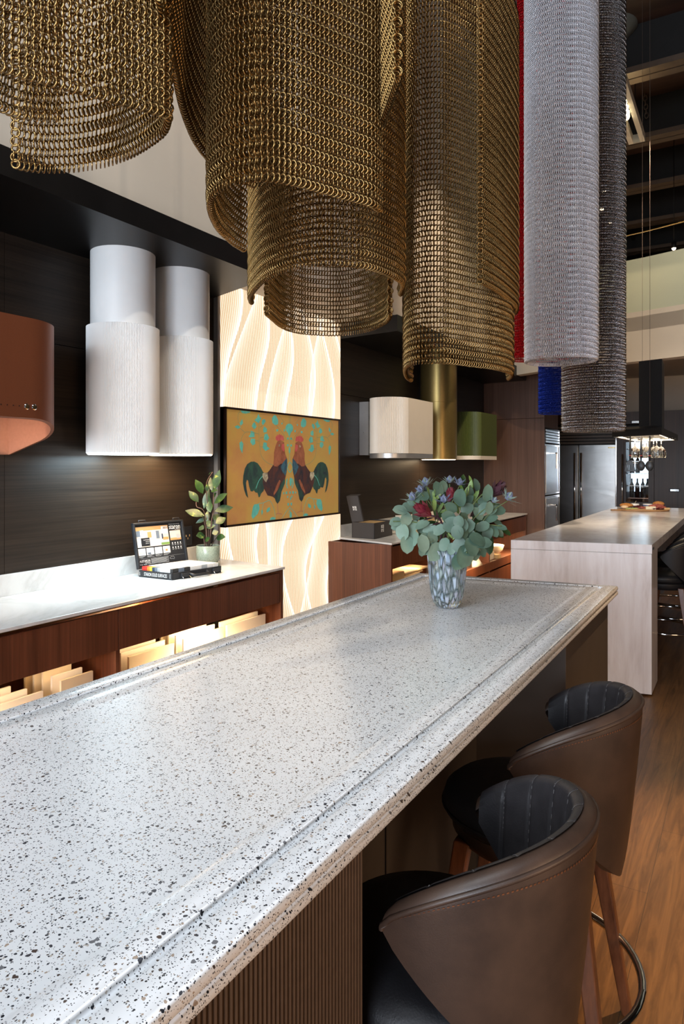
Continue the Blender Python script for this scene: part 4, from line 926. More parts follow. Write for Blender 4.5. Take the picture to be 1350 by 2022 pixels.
# lid: hinged on the back long edge, leaning back
B0 = K1 + up * (bh + 0.003) + eb * 0.004
lean = math.radians(100)
lu = (up * math.sin(lean) + eb * -math.cos(lean)); lu.normalize()
Lh = 0.262; ln = lu.cross(ea).normalized()
if ln.dot(-eb) < 0: ln = -ln
ld = MB().obox(B0 - ln * 0.018, ea * La, ln * 0.010, lu * Lh)
for o_, a_, b_ in ((B0 - ln * 0.018, ea * La, lu * 0.010), (B0 - ln * 0.018 + lu * (Lh - 0.012), ea * La, lu * 0.012), (B0 - ln * 0.018, ea * 0.012, lu * Lh), (B0 - ln * 0.018 + ea * (La - 0.014), ea * 0.014, lu * Lh)): ld.obox(o_, a_, b_, ln * 0.024)
lidp = ld.build('lid', 'black_plastic', cs, bevel=0.003)
for f in (0.12, 0.80): MB().tube([B0 + ea * La * f + lu * Lh, B0 + ea * La * f + lu * (Lh + 0.012), B0 + ea * (La * f + 0.045) + lu * (Lh + 0.012), B0 + ea * (La * f + 0.045) + lu * Lh], 0.003, 6).build('lid_clasp', 'black_plastic', cs, True)
# printed sheet: a grid 0..1 x 0..1 over the lid interior
LM = ['black_plastic', 'print_white', 'print_beige', 'print_wood', 'print_grass', 'print_floor', 'sw_grey', 'sw_slate', 'sw_navy', 'sw_sand']
sh = MB()
S0 = B0 + ea * 0.013 + lu * 0.012 - ln * 0.0075; SW, SH = La - 0.028, Lh - 0.026
def S(u, v, k=0): return S0 + ea * (SW * u) + lu * (SH * v) + ln * (0.0006 * k)
def R4(u0, v0, u1, v1, mi, k=1): sh.poly([S(u0, v0, k), S(u1, v0, k), S(u1, v1, k), S(u0, v1, k)], mi)
def T(txt, u, v, wd=None, ht=None, k=3): text_into(sh, txt, S(u, v, 0), ea, lu, width=wd * SW if wd else None, height=ht * SH if ht else None, mi=1, lift=0.0006 * k)
R4(0, 0, 1, 1, 0)
R4(0.01, 0.46, 0.70, 0.955, 2, 2); R4(0.01, 0.86, 0.70, 0.955, 3, 3); R4(0.01, 0.72, 0.10, 0.86, 7, 3); R4(0.10, 0.70, 0.17, 0.87, 1, 3); R4(0.25, 0.68, 0.33, 0.82, 3, 3); R4(0.43, 0.64, 0.50, 0.83, 7, 3); R4(0.55, 0.74, 0.69, 0.93, 1, 3)
R4(0.28, 0.47, 0.70, 0.60, 5, 3); R4(0.52, 0.47, 0.70, 0.53, 4, 4); R4(0.57, 0.59, 0.69, 0.66, 3, 4); R4(0.30, 0.57, 0.54, 0.61, 1, 4); R4(0.345, 0.53, 0.355, 0.60, 1, 4); R4(0.48, 0.53, 0.49, 0.60, 1, 4); R4(0.545, 0.62, 0.575, 0.75, 8, 4)
R4(0.02, 0.46, 0.10, 0.68, 1, 4); R4(0.10, 0.48, 0.28, 0.68, 0, 4); T('AUSTARON', 0.15, 0.62, 0.12, None, 6); T('SURFACES', 0.19, 0.58, 0.08, None, 6); T('partner', 0.19, 0.53, 0.07, None, 6)
R4(0.73, 0.56, 0.97, 0.80, 2, 2); R4(0.73, 0.56, 0.97, 0.615, 3, 3); R4(0.79, 0.63, 0.86, 0.76, 9, 4); R4(0.87, 0.60, 0.95, 0.71, 6, 4)
T('PREMIUM SOLID SURFACE', 0.73, 0.955, 0.235); T('staron', 0.73, 0.84, 0.245, 0.10); T('solid surfaces', 0.85, 0.815, 0.12)
for k in range(4):
    u0 = 0.015 + k * 0.175; R4(u0, 0.265, u0 + 0.155, 0.43, 1, 2)
    if k == 0: R4(u0 + 0.03, 0.29, u0 + 0.13, 0.35, 9, 3)
    if k == 1: R4(u0 + 0.02, 0.27, u0 + 0.09, 0.32, 7, 3)
    if k == 3: R4(u0 + 0.05, 0.31, u0 + 0.10, 0.36, 3, 3)
    for j in range(3): R4(u0, 0.245 - j * 0.016, u0 + 0.15 - 0.03 * ((k + j) % 3), 0.251 - j * 0.016, 6, 2)
for r in range(2):
    for q in range(4):
        u0 = 0.745 + q * 0.06; v0 = 0.47 - r * 0.11
        R4(u0 + 0.008, v0, u0 + 0.028, v0 + 0.035, 1, 2); R4(u0, v0 - 0.022, u0 + 0.038, v0 - 0.014, 6, 2); R4(u0 + 0.004, v0 - 0.038, u0 + 0.034, v0 - 0.030, 6, 2)
R4(0.0, 0.185, 1.0, 0.188, 6, 2)
T('AUSTARON', 0.02, 0.10, 0.22, 0.055); T('SURFACES', 0.13, 0.068, 0.11); T('Design   Imagine   Create', 0.02, 0.03, 0.23)
for j in range(8): R4(0.26, 0.160 - j * 0.017, 0.64 - 0.05 * (j % 3 == 2), 0.167 - j * 0.017, 6, 2)
aus = [(0.68, 0.10), (0.665, 0.12), (0.68, 0.145), (0.71, 0.16), (0.73, 0.15), (0.745, 0.165), (0.76, 0.135), (0.765, 0.11), (0.75, 0.085), (0.73, 0.10), (0.705, 0.10)]
for a_, b_ in zip(aus, aus[1:] + aus[:1]):
    a3, b3 = S(*a_, 2), S(*b_, 2); dn = (b3 - a3).cross(ln).normalized() * 0.0006
    sh.poly([a3 - dn, b3 - dn, b3 + dn, a3 + dn], 6)
sh.build('printed_sheet', LM, lidp)

# power socket on the dark wall
ps = thing('power_socket', 'black power socket on the dark wall right of the sample case lid', 'socket', (WX, 3.26, 1.05))
pq = on_x(369, 1058, WX)
MB().box(WX, WX + 0.008, pq.y - 0.04, pq.y + 0.04, pq.z - 0.06, pq.z + 0.06).build('face_plate', 'black_plastic', ps, bevel=0.002)
MB().box(WX + 0.008, WX + 0.009, pq.y - 0.018, pq.y - 0.012, pq.z - 0.005, pq.z + 0.008).box(WX + 0.008, WX + 0.009, pq.y + 0.012, pq.y + 0.018, pq.z - 0.005, pq.z + 0.008).box(WX + 0.008, WX + 0.009, pq.y - 0.003, pq.y + 0.003, pq.z - 0.022, pq.z - 0.010).build('pin_slots', 'card_tan', ps)

# ---------------------------------------------------------------- potted plant on the marble
pc = Vector((-2.90, 3.244, CZ))

pot = thing('potted_plant', 'upright plant with yellow-streaked leaves in a sage green pot on the marble', 'plant', pc)
MB().lathe([(0, 0.0), (0.066, 0.0), (0.072, 0.004), (0.072, 0.020), (0.066, 0.022), (0, 0.022)], pc, 36).build('saucer', 'celadon_glaze', pot, True, auto=40)
MB().lathe([(0, 0.023), (0.058, 0.023), (0.070, 0.035), (0.0745, 0.07), (0.073, 0.125), (0.071, 0.128), (0.068, 0.126), (0.066, 0.10)], pc, 40).build('pot', 'celadon_glaze', pot, True, auto=40)
MB().lathe([(0.068, 0.116), (0.03, 0.121), (0, 0.122)], pc, 24).build('soil', 'soil', pot, True)
rv = Vector((cy_, sy_, 0)); fw = Vector((-sy_, cy_, 0))
PX = 9.19                                              # sketch grid: 9.19 units per frame pixel
dP = pc.dot(fw); sc_ = dP / F / PX
def PL(x, y, dz=0.0): return pc + rv * ((x - 628) * sc_) + Vector((0, 0, 0.122 + (1545 - y) * sc_)) + fw * dz
stems = [[(590, 1545), (585, 1300), (545, 1080), (520, 980)], [(610, 1545), (600, 1200), (560, 900), (440, 830), (420, 740)], [(650, 1545), (700, 1230), (720, 900), (725, 600)], [(640, 1545), (640, 1000), (600, 700), (600, 400), (720, 200)], [(680, 1545), (760, 1420), (800, 1380)], [(670, 1545), (700, 1100), (760, 880)], [(580, 1545), (545, 1380)]]
sm = MB()
for k, s_ in enumerate(stems): sm.tube(catmull([PL(x, y, 0.02 * math.sin(k * 2 + i)) for i, (x, y) in enumerate(s_)], 4), 0.0028, 6)
sm.build('stems', 'stem_brown', pot, True)
lv = [(560, 1000, 200, 890, 130), (440, 755, 260, 540, 120), (555, 590, 430, 330, 125), (700, 545, 650, 290, 95), (750, 520, 850, 160, 125), (740, 770, 990, 575, 125), (760, 905, 1080, 835, 130), (780, 1130, 955, 1025, 140), (770, 1395, 955, 1365, 110), (560, 1360, 425, 1350, 130), (540, 870, 615, 500, 110), (590, 1040, 390, 1130, 70), (620, 1180, 720, 1100, 130), (720, 1080, 800, 970, 120), (690, 550, 825, 520, 60), (590, 1440, 690, 1380, 80), (720, 1310, 830, 1270, 100), (560, 1230, 465, 1200, 95), (610, 1210, 775, 1160, 75), (690, 930, 640, 720, 110), (660, 900, 610, 620, 90), (600, 560, 610, 420, 60), (655, 250, 722, 195, 22), (720, 650, 780, 580, 70), (600, 1130, 590, 900, 80)]
lf = MB(); rr = random.Random(5)
for k, (x0, y0, x1, y1, wd) in enumerate(lv):
    z0 = rr.uniform(-0.03, 0.03); a_, b_ = PL(x0, y0, z0), PL(x1, y1, z0 + rr.uniform(-0.05, 0.03))
    d_ = b_ - a_; nrm = -fw * 0.8 + Vector((0, 0, 0.5)) + rv * rr.uniform(-0.4, 0.4)
    lf.leaf(a_, d_, nrm, d_.length, wd * sc_ * 1.25, 0.8, 0.06)
lf.build('leaves', 'variegated_leaf', pot, True)

# ---------------------------------------------------------------- vase and bouquet on the terrazzo
vc = on_z(883, 1199, ZI - 0.009); vc = Vector((vc.x, vc.y, ZI - 0.009))
vs = thing('vase', 'lobed glass vase with white and blue cell pattern on the far end of the terrazzo', 'vase', vc)
lob = lambda t: 1 + 0.030 * math.cos(10 * t)
outp = [(0, 0.0), (0.030, 0.0), (0.040, 0.004), (0.052, 0.022), (0.060, 0.05), (0.066, 0.09), (0.0705, 0.14), (0.073, 0.185), (0.074, 0.213), (0.0725, 0.216)]
inp = [(0.0695, 0.213), (0.068, 0.185), (0.065, 0.14), (0.060, 0.09), (0.053, 0.055), (0.042, 0.034), (0.0, 0.028)]
MB().lathe(outp + inp, vc, 80, fn=lob).build('vase_body', 'patterned_glass', vs, True)
dV = vc.dot(fw); pv = dV / F
def BQ(x, y, dz=0.0):                                   # bouquet sketch in the vase's own upright plane, dz towards the far side
    return vc + rv * ((x - 883) * pv) + Vector((0, 0, 0.216 + (1090 - y) * pv)) + fw * dz
def mouth(k): a = k * 2.4; return vc + Vector((0.035 * math.cos(a), 0.035 * math.sin(a), 0.19))
rb = random.Random(11)
def branch(name, label, tip, dz, k, leaves, mat, lw, group):
    """a stem from the vase mouth to tip with leaves at the given sketch spots"""
    b = mouth(k); t_ = thing(name, label, 'cut stem', b, group)
    mid = b.lerp(tip, 0.5) + Vector((0, 0, 0.05))
    MB().tube(catmull([vc + (b - vc) * 0.5, b, mid, tip], 5), 0.0022, 6).build('stem', 'stem_green', t_, True)
    lf = MB()
    for (x, y, ln, ang, z) in leaves:
        c = BQ(x, y, dz + z); a = math.radians(ang)
        d_ = rv * math.cos(a) + Vector((0, 0, math.sin(a))) + fw * rb.uniform(-0.45, 0.15)
        d_.normalize(); L_ = ln * pv
        nrm = -fw * rb.uniform(0.5, 1.0) + Vector((0, 0, rb.uniform(0.2, 0.8))) + rv * rb.uniform(-0.5, 0.5)
        lf.leaf(c - d_ * L_ * 0.5, d_, nrm, L_, L_ * lw, 1.0, rb.uniform(0.02, 0.18))
    lf.build('leaves', mat, t_, True)
    return t_
EU = 'eucalyptus stems in the vase'
# sketch spots (frame px): x, y, leaf length px, direction of the leaf tip in degrees
branch('eucalyptus_stem', 'eucalyptus stem reaching lowest and farthest left in the vase', BQ(775, 1035, -0.02), -0.02, 0, [(789, 1013, 30, 170, 0), (780, 1036, 26, 190, 0), (800, 1030, 30, 250, -.01), (806, 1008, 28, 160, .02), (793, 1055, 34, 280, -.02), (812, 1045, 30, 230, 0), (783, 1045, 24, 200, .02), (801, 1078, 36, 275, -.03), (812, 1068, 34, 250, -.02), (790, 1040, 24, 150, .03), (830, 1040, 30, 30, -.02), (820, 1025, 28, 100, .02), (838, 1052, 32, 10, .02)], 'eucalyptus_pale', 0.82, EU)
branch('eucalyptus_stem', 'eucalyptus stem drooping over the left rim of the vase', BQ(848, 1100, -0.06), -0.06, 1, [(855, 1092, 42, 235, 0), (830, 1075, 36, 280, -.02), (840, 1085, 32, 240, .01), (829, 1088, 26, 270, -.01), (862, 1048, 30, 40, -.02), (850, 1066, 30, 120, .01), (872, 1078, 30, 250, .0), (884, 1085, 24, 265, -.02), (846, 1050, 30, 190, .02), (838, 1064, 28, 160, 0)], 'eucalyptus_pale', 0.72, EU)
branch('eucalyptus_stem', 'eucalyptus stem facing forward at the centre of the bouquet', BQ(895, 1035, -0.11), -0.11, 2, [(882, 1038, 36, 200, 0), (898, 1038, 30, 60, -.02), (890, 1050, 28, 250, -.03), (905, 1028, 30, 100, 0), (912, 1040, 32, 20, .01), (878, 1025, 30, 150, .02), (902, 1050, 26, 300, -.02), (893, 1030, 24, 90, -.03), (915, 1058, 34, 330, .0)], 'eucalyptus', 0.9, EU)
branch('eucalyptus_stem', 'eucalyptus stem hanging over the front rim of the vase', BQ(910, 1090, -0.12), -0.12, 3, [(905, 1096, 46, 260, 0), (918, 1078, 38, 300, -.01), (900, 1075, 36, 200, .01), (930, 1065, 36, 340, 0), (915, 1062, 34, 60, .02), (925, 1090, 34, 290, .02), (895, 1108, 34, 255, .02), (942, 1072, 34, 10, .01), (940, 1088, 28, 310, .03)], 'eucalyptus', 0.85, EU)
branch('eucalyptus_stem', 'eucalyptus stem with the tallest round leaf at the back of the bouquet', BQ(905, 975, -0.02), -0.02, 4, [(905, 988, 38, 85, -.02), (865, 972, 32, 100, .03), (876, 968, 26, 80, .04), (888, 1008, 28, 150, 0), (920, 1010, 28, 40, 0), (852, 985, 28, 140, .02), (833, 985, 28, 170, .0), (815, 995, 26, 190, .0), (840, 975, 22, 120, .03), (925, 995, 26, 60, .02)], 'eucalyptus', 0.80, EU)
branch('eucalyptus_stem', 'eucalyptus stem with upright oval leaves right of the centre', BQ(960, 975, 0.0), 0.0, 5, [(960, 980, 36, 85, -.02), (944, 965, 28, 100, .03), (973, 985, 28, 70, .03), (950, 1010, 30, 60, -.02), (942, 1020, 30, 120, -.02), (962, 1008, 26, 80, -.03), (935, 1005, 30, 140, 0), (955, 995, 26, 30, .01), (930, 980, 28, 100, .02)], 'eucalyptus', 0.62, EU)
branch('eucalyptus_stem', 'eucalyptus stem spreading to the right side of the vase', BQ(990, 1045, 0.0), 0.0, 6, [(968, 1030, 30, 20, 0), (985, 1040, 26, 330, .02), (990, 1048, 22, 350, 0), (975, 1055, 30, 300, .01), (962, 1060, 32, 250, 0), (950, 1045, 30, 200, -.02), (985, 1015, 34, 5, .02), (970, 1013, 24, 40, -.01), (955, 1075, 34, 300, .02), (990, 1060, 20, 320, .03)], 'eucalyptus', 0.68, EU)
branch('eucalyptus_stem', 'dark eucalyptus stem drooping behind on the right towards the pale island', BQ(975, 1085, 0.06), 0.06, 7, [(972, 1085, 42, 265, 0), (968, 1060, 36, 280, 0), (1010, 1060, 28, 335, .03), (995, 1065, 26, 330, .02), (950, 1060, 34, 260, .02), (985, 1010, 34, 10, .04), (960, 1040, 30, 300, .03), (1000, 1050, 24, 300, .04)], 'leaf_dark', 0.48, EU)
branch('leafy_stem', 'bright green leafy filler stem standing up right of the centre', BQ(930, 965, 0.02), 0.02, 8, [(920, 985, 40, 75, 0), (930, 975, 42, 85, .01), (912, 1000, 38, 95, 0), (938, 990, 36, 60, 0), (925, 1005, 36, 50, .01), (905, 1010, 30, 110, .02), (945, 1000, 34, 45, .03), (935, 960, 30, 100, .02), (915, 970, 30, 110, .03), (948, 975, 30, 75, .03)], 'leaf_lime', 0.26, 'green filler stems')
branch('leafy_stem', 'bright green leafy filler stem left of the centre', BQ(855, 985, 0.0), 0.0, 9, [(855, 985, 26, 80, 0), (848, 978, 24, 120, 0), (862, 990, 24, 50, 0), (856, 1000, 30, 270, -.02), (870, 1010, 26, 60, .02), (880, 1015, 24, 20, .01), (860, 970, 22, 95, .01), (845, 990, 22, 150, 0), (886, 1055, 14, 90, -.08), (890, 1062, 14, 60, -.08), (882, 1060, 14, 130, -.08)], 'leaf_lime', 0.28, 'green filler stems')
branch('leafy_stem', 'dark green leafy stem filling the back of the bouquet', BQ(890, 985, 0.08), 0.08, 10, [(x, y, 34, a, 0) for x, y, a in ((845, 1005, 120), (870, 1020, 100), (895, 1010, 80), (920, 1030, 70), (945, 1040, 50), (880, 1000, 140), (930, 1050, 20), (860, 1045, 170), (905, 1045, 90), (950, 1020, 60), (835, 1030, 150), (970, 1035, 30), (885, 975, 95), (920, 960, 80), (845, 1065, 190), (875, 1060, 80), (950, 1065, 350))], 'leaf_dark', 0.5, 'green filler stems')

def protea(label, tip, d_, ln, mats, k, spread=0.5, group='red conebush blooms'):
    b = mouth(k); t_ = thing('conebush_bloom', label, 'flower', b, group)
    d_ = Vector(d_).normalized()
    base = tip - d_ * ln
    MB().tube(catmull([b, base - d_ * 0.05, base], 5), 0.0035, 6).build('stem', 'protea_dark', t_, True)
    s1_ = d_.orthogonal().normalized(); s2_ = d_.cross(s1_); p_ = MB()
    for r, (cnt, sp, lf_) in enumerate(((5, 0.10, 1.0), (6, 0.28, 0.95), (7, spread, 0.8))):
        for q in range(cnt):
            a = 2 * PI * (q + 0.4 * r) / cnt; o_ = s1_ * math.cos(a) + s2_ * math.sin(a)
            p_.leaf(base + o_ * 0.006, d_ + o_ * sp, -o_, ln * lf_, ln * 0.34, 0.8, -0.10 if r < 2 else 0.12)
    p_.build('bracts', mats[0], t_, True)
    q_ = MB()
    for q in range(9):
        a = q * 2.1; o_ = s1_ * math.cos(a) + s2_ * math.sin(a)
        q_.leaf(base - d_ * (0.015 + 0.012 * q), d_ * 0.8 + o_ * 0.9, -o_, ln * 0.55, ln * 0.16, 0.8, 0.1)
    q_.build('stem_leaves', mats[1], t_, True)
protea('large wine-red conebush bloom pointing up left in the bouquet', BQ(812, 1000, -0.10), -rv * 0.85 + Vector((0, 0, 0.55)) - fw * 0.25, 0.075, ('protea_red', 'protea_dark'), 12)
protea('dark purple conebush bloom at the upper right of the bouquet', BQ(1000, 958, 0.02), rv * 0.75 + Vector((0, 0, 0.75)), 0.075, ('protea_dark', 'protea_dark'), 13)
protea('small pink-red conebush bloom at the back centre of the bouquet', BQ(893, 968, 0.02), Vector((0, 0, 1)) + rv * 0.2, 0.055, ('protea_red', 'protea_dark'), 14, 0.25)
def holly(label, c, k, s=1.0):
    b = mouth(k); t_ = thing('sea_holly_bloom', label, 'flower', b, 'sea holly blooms')
    MB().tube(catmull([b, b.lerp(c, 0.6) + Vector((0, 0, 0.02)), c - Vector((0, 0, 0.010))], 5), 0.0018, 5).build('stem', 'stem_green', t_, True)
    ax = (c - b).normalized(); s1_ = ax.orthogonal().normalized(); s2_ = ax.cross(s1_)
    hd_ = []
    for i in range(7):
        t = i / 6; r = 0.0105 * s * math.sin(PI * (0.12 + 0.86 * t))
        hd_.append([c + ax * (0.026 * s * t - 0.006) + (s1_ * math.cos(a) + s2_ * math.sin(a)) * r * (1.12 if j % 2 else 0.9) for j, a in enumerate(2 * PI * j / 14 for j in range(14))])
    MB().loft(hd_).build('flower_head', 'thistle_blue', t_)
    br = MB()
    for q in range(12):
        a = 2 * PI * q / 12; o_ = s1_ * math.cos(a) + s2_ * math.sin(a); L_ = (0.044 if q % 2 else 0.032) * s
        br.leaf(c - ax * 0.006, o_ + ax * (0.35 if q % 2 else 0.9), ax, L_, 0.0065 * s, 0.5, -0.1, k=3)
        br.leaf(c - ax * 0.006 + o_ * L_ * 0.4, o_ + s1_ * 0.6 + ax * 0.4, ax, L_ * 0.4, 0.003, 0.5, 0, k=2)
    br.build('spiny_bracts', 'thistle_green' if k % 2 else 'thistle_blue', t_)
for (x, y, dz, k, s, lab) in ((841, 962, 0.0, 15, 1.25, 'sea holly bloom standing highest at the left of the bouquet'), (830, 975, -0.02, 16, 1.1, 'sea holly bloom just below the highest one at the left'), (814, 990, -0.03, 17, 1.2, 'spiky sea holly bloom farthest left in the bouquet'), (870, 993, -0.08, 18, 1.1, 'sea holly bloom at the front centre above the rounded leaves'), (890, 957, 0.03, 19, 1.1, 'sea holly bloom at the top centre of the bouquet'), (910, 962, 0.04, 20, 1.1, 'blue sea holly bloom at the top, right of centre'), (1000, 990, -0.01, 21, 1.35, 'spiky sea holly bloom farthest right in the bouquet'), (972, 995, -0.02, 23, 0.9, 'small sea holly bloom beside the upright oval leaves')):
    holly(lab, BQ(x, y, dz), k, s)

# ---------------------------------------------------------------- hanging hood over the pale island
zh = 1.72
a0, a1, a2 = on_z(1208, 863, zh), on_z(1306, 858, zh), on_z(1338, 870, zh)
a3 = a0 + (a2 - a1)
hq = thing('island_hood', 'black suspended island hood with lit rim, hung with glasses and ladles', 'range hood', ((a0.x + a2.x) / 2, (a0.y + a2.y) / 2, zh))
Q = [a0, a1, a2, a3]; cen = (a0 + a1 + a2 + a3) / 4
def Qs(f, z): return [cen + (p - cen) * f + Vector((0, 0, z)) for p in Q]
mb = MB(); n = 4
mb.loft([Qs(0.90, 0), Qs(1.0, 0), Qs(1.0, 0.052), Qs(0.62, 0.085)], True, False)
mb.add(Qs(0.62, 0.085), [(0, 1, 2, 3)]); mb.loft([Qs(0.90, 0), Qs(0.90, 0.03)], True, False); mb.add(Qs(0.90, 0.03), [(0, 1, 2, 3)])
mb.build('canopy', 'black_metal', hq)
mb = MB(); mb.loft([Qs(0.895, 0.004), Qs(0.82, 0.004), Qs(0.82, 0.010), Qs(0.895, 0.010), Qs(0.895, 0.004)], True, False)
mb.build('light_strip', 'led_white', hq)
MB().loft([Qs(0.5, 0.005), Qs(0.5, 0.028)], True, True).build('filter', 'grey_metal', hq)
c0_, c1_ = on_y(1261, 844, a1.y + 0.42), on_y(1306.5, 844, a1.y + 0.36); c2_ = on_y(1311, 846, a1.y + 0.72); c3_ = c0_ + (c2_ - c1_)
cf = [c0_, c1_, c2_, c3_]
mb = MB(); mb.loft([[(p.x, p.y, zh + 0.06) for p in cf], [(p.x, p.y, on_y(1283, 711.5, a1.y + 0.40).z) for p in cf]], True, True); mb.build('chimney', 'black_metal', hq)
MB().tube([(cf[0].x * .5 + cf[1].x * .5, cf[0].y * .5 + cf[1].y * .5 - 0.02, zh + 0.07), (cf[0].x * .5 + cf[1].x * .5, cf[0].y * .5 + cf[1].y * .5 - 0.02, 6.1)], 0.0013, 6).build('suspension_cable', 'steel_beam', hq)
MB().tube([(cf[3].x, cf[3].y, 2.36), (cf[3].x, cf[3].y, 6.1)], 0.0013, 6).build('suspension_cable', 'steel_beam', hq)
l = bpy.data.lights.new('island_hood_light', 'AREA'); l.shape = 'RECTANGLE'; l.size = 0.35; l.size_y = 1.0; l.energy = 6; l.color = (1.0, 0.78, 0.5)
lo = bpy.data.objects.new('island_hood_light', l); C.objects.link(lo); lo.location = (cen.x, cen.y, zh - 0.005)
# glass rack bars, then the hanging glasses and utensils
gd = (a1.y + a2.y) / 2
def uni(px_, py_, Y): return on_y(px_, py_, Y)
gY = cen.y - 0.1
rk = MB()
for yy in (gY, gY + 0.25): rk.tube([(cen.x - 0.20, yy - 0.06, zh + 0.002), (cen.x + 0.20, yy + 0.06, zh + 0.002)], 0.004, 6)
rk.build('hanging_rail', 'chrome', hq, True)
gl_spots = [(1253, 0, 'leftmost wine glass hanging under the black island hood'), (1269, 0.25, 'wine glass hanging second from left under the island hood'), (1276, 0, 'wine glass hanging behind the middle ladle'), (1290, 0.25, 'wine glass hanging in the middle of the right-hand cluster'), (1296, 0, 'wine glass hanging second from right under the island hood'), (1305, 0.25, 'rightmost wine glass hanging under the black island hood')]
for px_, dy, lab in gl_spots:
    p = on_y(px_, 880, gY + dy); c = (p.x, p.y, zh - 0.160)
    t_ = thing('wine_glass', lab, 'glass', c, 'upturned wine glasses')
    MB().lathe([(0.034, 0.0), (0.0405, 0.035), (0.036, 0.07), (0.012, 0.092), (0.004, 0.098), (0.0035, 0.145), (0.030, 0.158), (0.030, 0.161), (0, 0.161)], c, 20).build('bowl_and_stem', 'clear_glass', t_, True)
uY = a1.y + 0.25
def utensil(label, px_, pyb, kind):
    top_ = on_y(px_ + 0.5, 874, uY); bot = on_y(px_, pyb, uY)
    t_ = thing('kitchen_utensil', label, 'utensil', bot, 'black kitchen utensils')
    hm = MB().tube([(top_.x, uY, zh + 0.002), (top_.x, uY, top_.z - 0.07), (bot.x, uY, bot.z + 0.075)], [0.005, 0.009, 0.006], 8)
    hm.build('handle', 'black_plastic', t_, True)
    MB().tube([(top_.x * 0.55 + bot.x * 0.45, uY, top_.z * 0.55 + bot.z * 0.45 - 0.004), (top_.x * 0.55 + bot.x * 0.45, uY, top_.z * 0.55 + bot.z * 0.45)], 0.0095, 10).build('red_ring', 'red_band', t_, True)
    if kind == 'turner':
        mb = MB(); w0, w1, zt2, zb2 = 0.012, 0.038, bot.z + 0.08, bot.z
        for k in range(5):
            f0, f1 = k / 5, (k + 1) / 5
            if k % 2 == 0 or True:
                xl, xr = -1 + 2 * (k + (0.0 if k == 0 else 0.18)) / 5, -1 + 2 * (k + (1.0 if k == 4 else 0.82)) / 5
                mb.hexa([(bot.x + xl * w1, uY - 0.002, zb2), (bot.x + xr * w1, uY - 0.002, zb2), (bot.x + xr * w1, uY + 0.002, zb2), (bot.x + xl * w1, uY + 0.002, zb2)],
                        [(bot.x + xl * w1 * 0.8, uY - 0.002, zb2 + 0.045), (bot.x + xr * w1 * 0.8, uY - 0.002, zb2 + 0.045), (bot.x + xr * w1 * 0.8, uY + 0.002, zb2 + 0.045), (bot.x + xl * w1 * 0.8, uY + 0.002, zb2 + 0.045)])
        mb.hexa([(bot.x - w1 * 0.82, uY - 0.002, zb2 + 0.044), (bot.x + w1 * 0.82, uY - 0.002, zb2 + 0.044), (bot.x + w1 * 0.82, uY + 0.002, zb2 + 0.044), (bot.x - w1 * 0.82, uY + 0.002, zb2 + 0.044)], [(bot.x - w0, uY - 0.002, zt2), (bot.x + w0, uY - 0.002, zt2), (bot.x + w0, uY + 0.002, zt2), (bot.x - w0, uY + 0.002, zt2)])
        mb.hexa([(bot.x - w1, uY - 0.002, zb2 - 0.008), (bot.x + w1, uY - 0.002, zb2 - 0.008), (bot.x + w1, uY + 0.002, zb2 - 0.008), (bot.x - w1, uY + 0.002, zb2 - 0.008)], [(bot.x - w1, uY - 0.002, zb2 + 0.002), (bot.x + w1, uY - 0.002, zb2 + 0.002), (bot.x + w1, uY + 0.002, zb2 + 0.002), (bot.x - w1, uY + 0.002, zb2 + 0.002)])
        mb.build('slotted_blade', 'black_plastic', t_)
    else:
        mb = MB(); rings = []
        for i in range(9):
            t = i / 8; r = 0.028 * math.sin(PI * (0.06 + 0.9 * (1 - t))) ** 0.7 + 0.003
            rings.append([(bot.x + r * math.cos(a), uY + 0.012 * math.sin(a) * (r / 0.03), bot.z + 0.078 * t) for a in (2 * PI * j / 14 for j in range(14))])
        mb.loft(rings).build('spoon_bowl', 'black_plastic', t_, True)
        if kind == 'fork':
            mb = MB()
            for q in range(5): mb.tube([(bot.x + 0.024, uY - 0.01, bot.z + 0.02 + 0.008 * q), (bot.x + 0.036, uY - 0.01, bot.z + 0.016 + 0.008 * q)], 0.002, 5)
            mb.build('teeth', 'black_plastic', t_)
utensil('black slotted turner hanging leftmost under the island hood', 1243.5, 929, 'turner')
utensil('black solid spoon hanging in the middle under the island hood', 1265, 930, 'spoon')
utensil('black toothed pasta spoon hanging rightmost under the island hood', 1282, 930, 'fork')

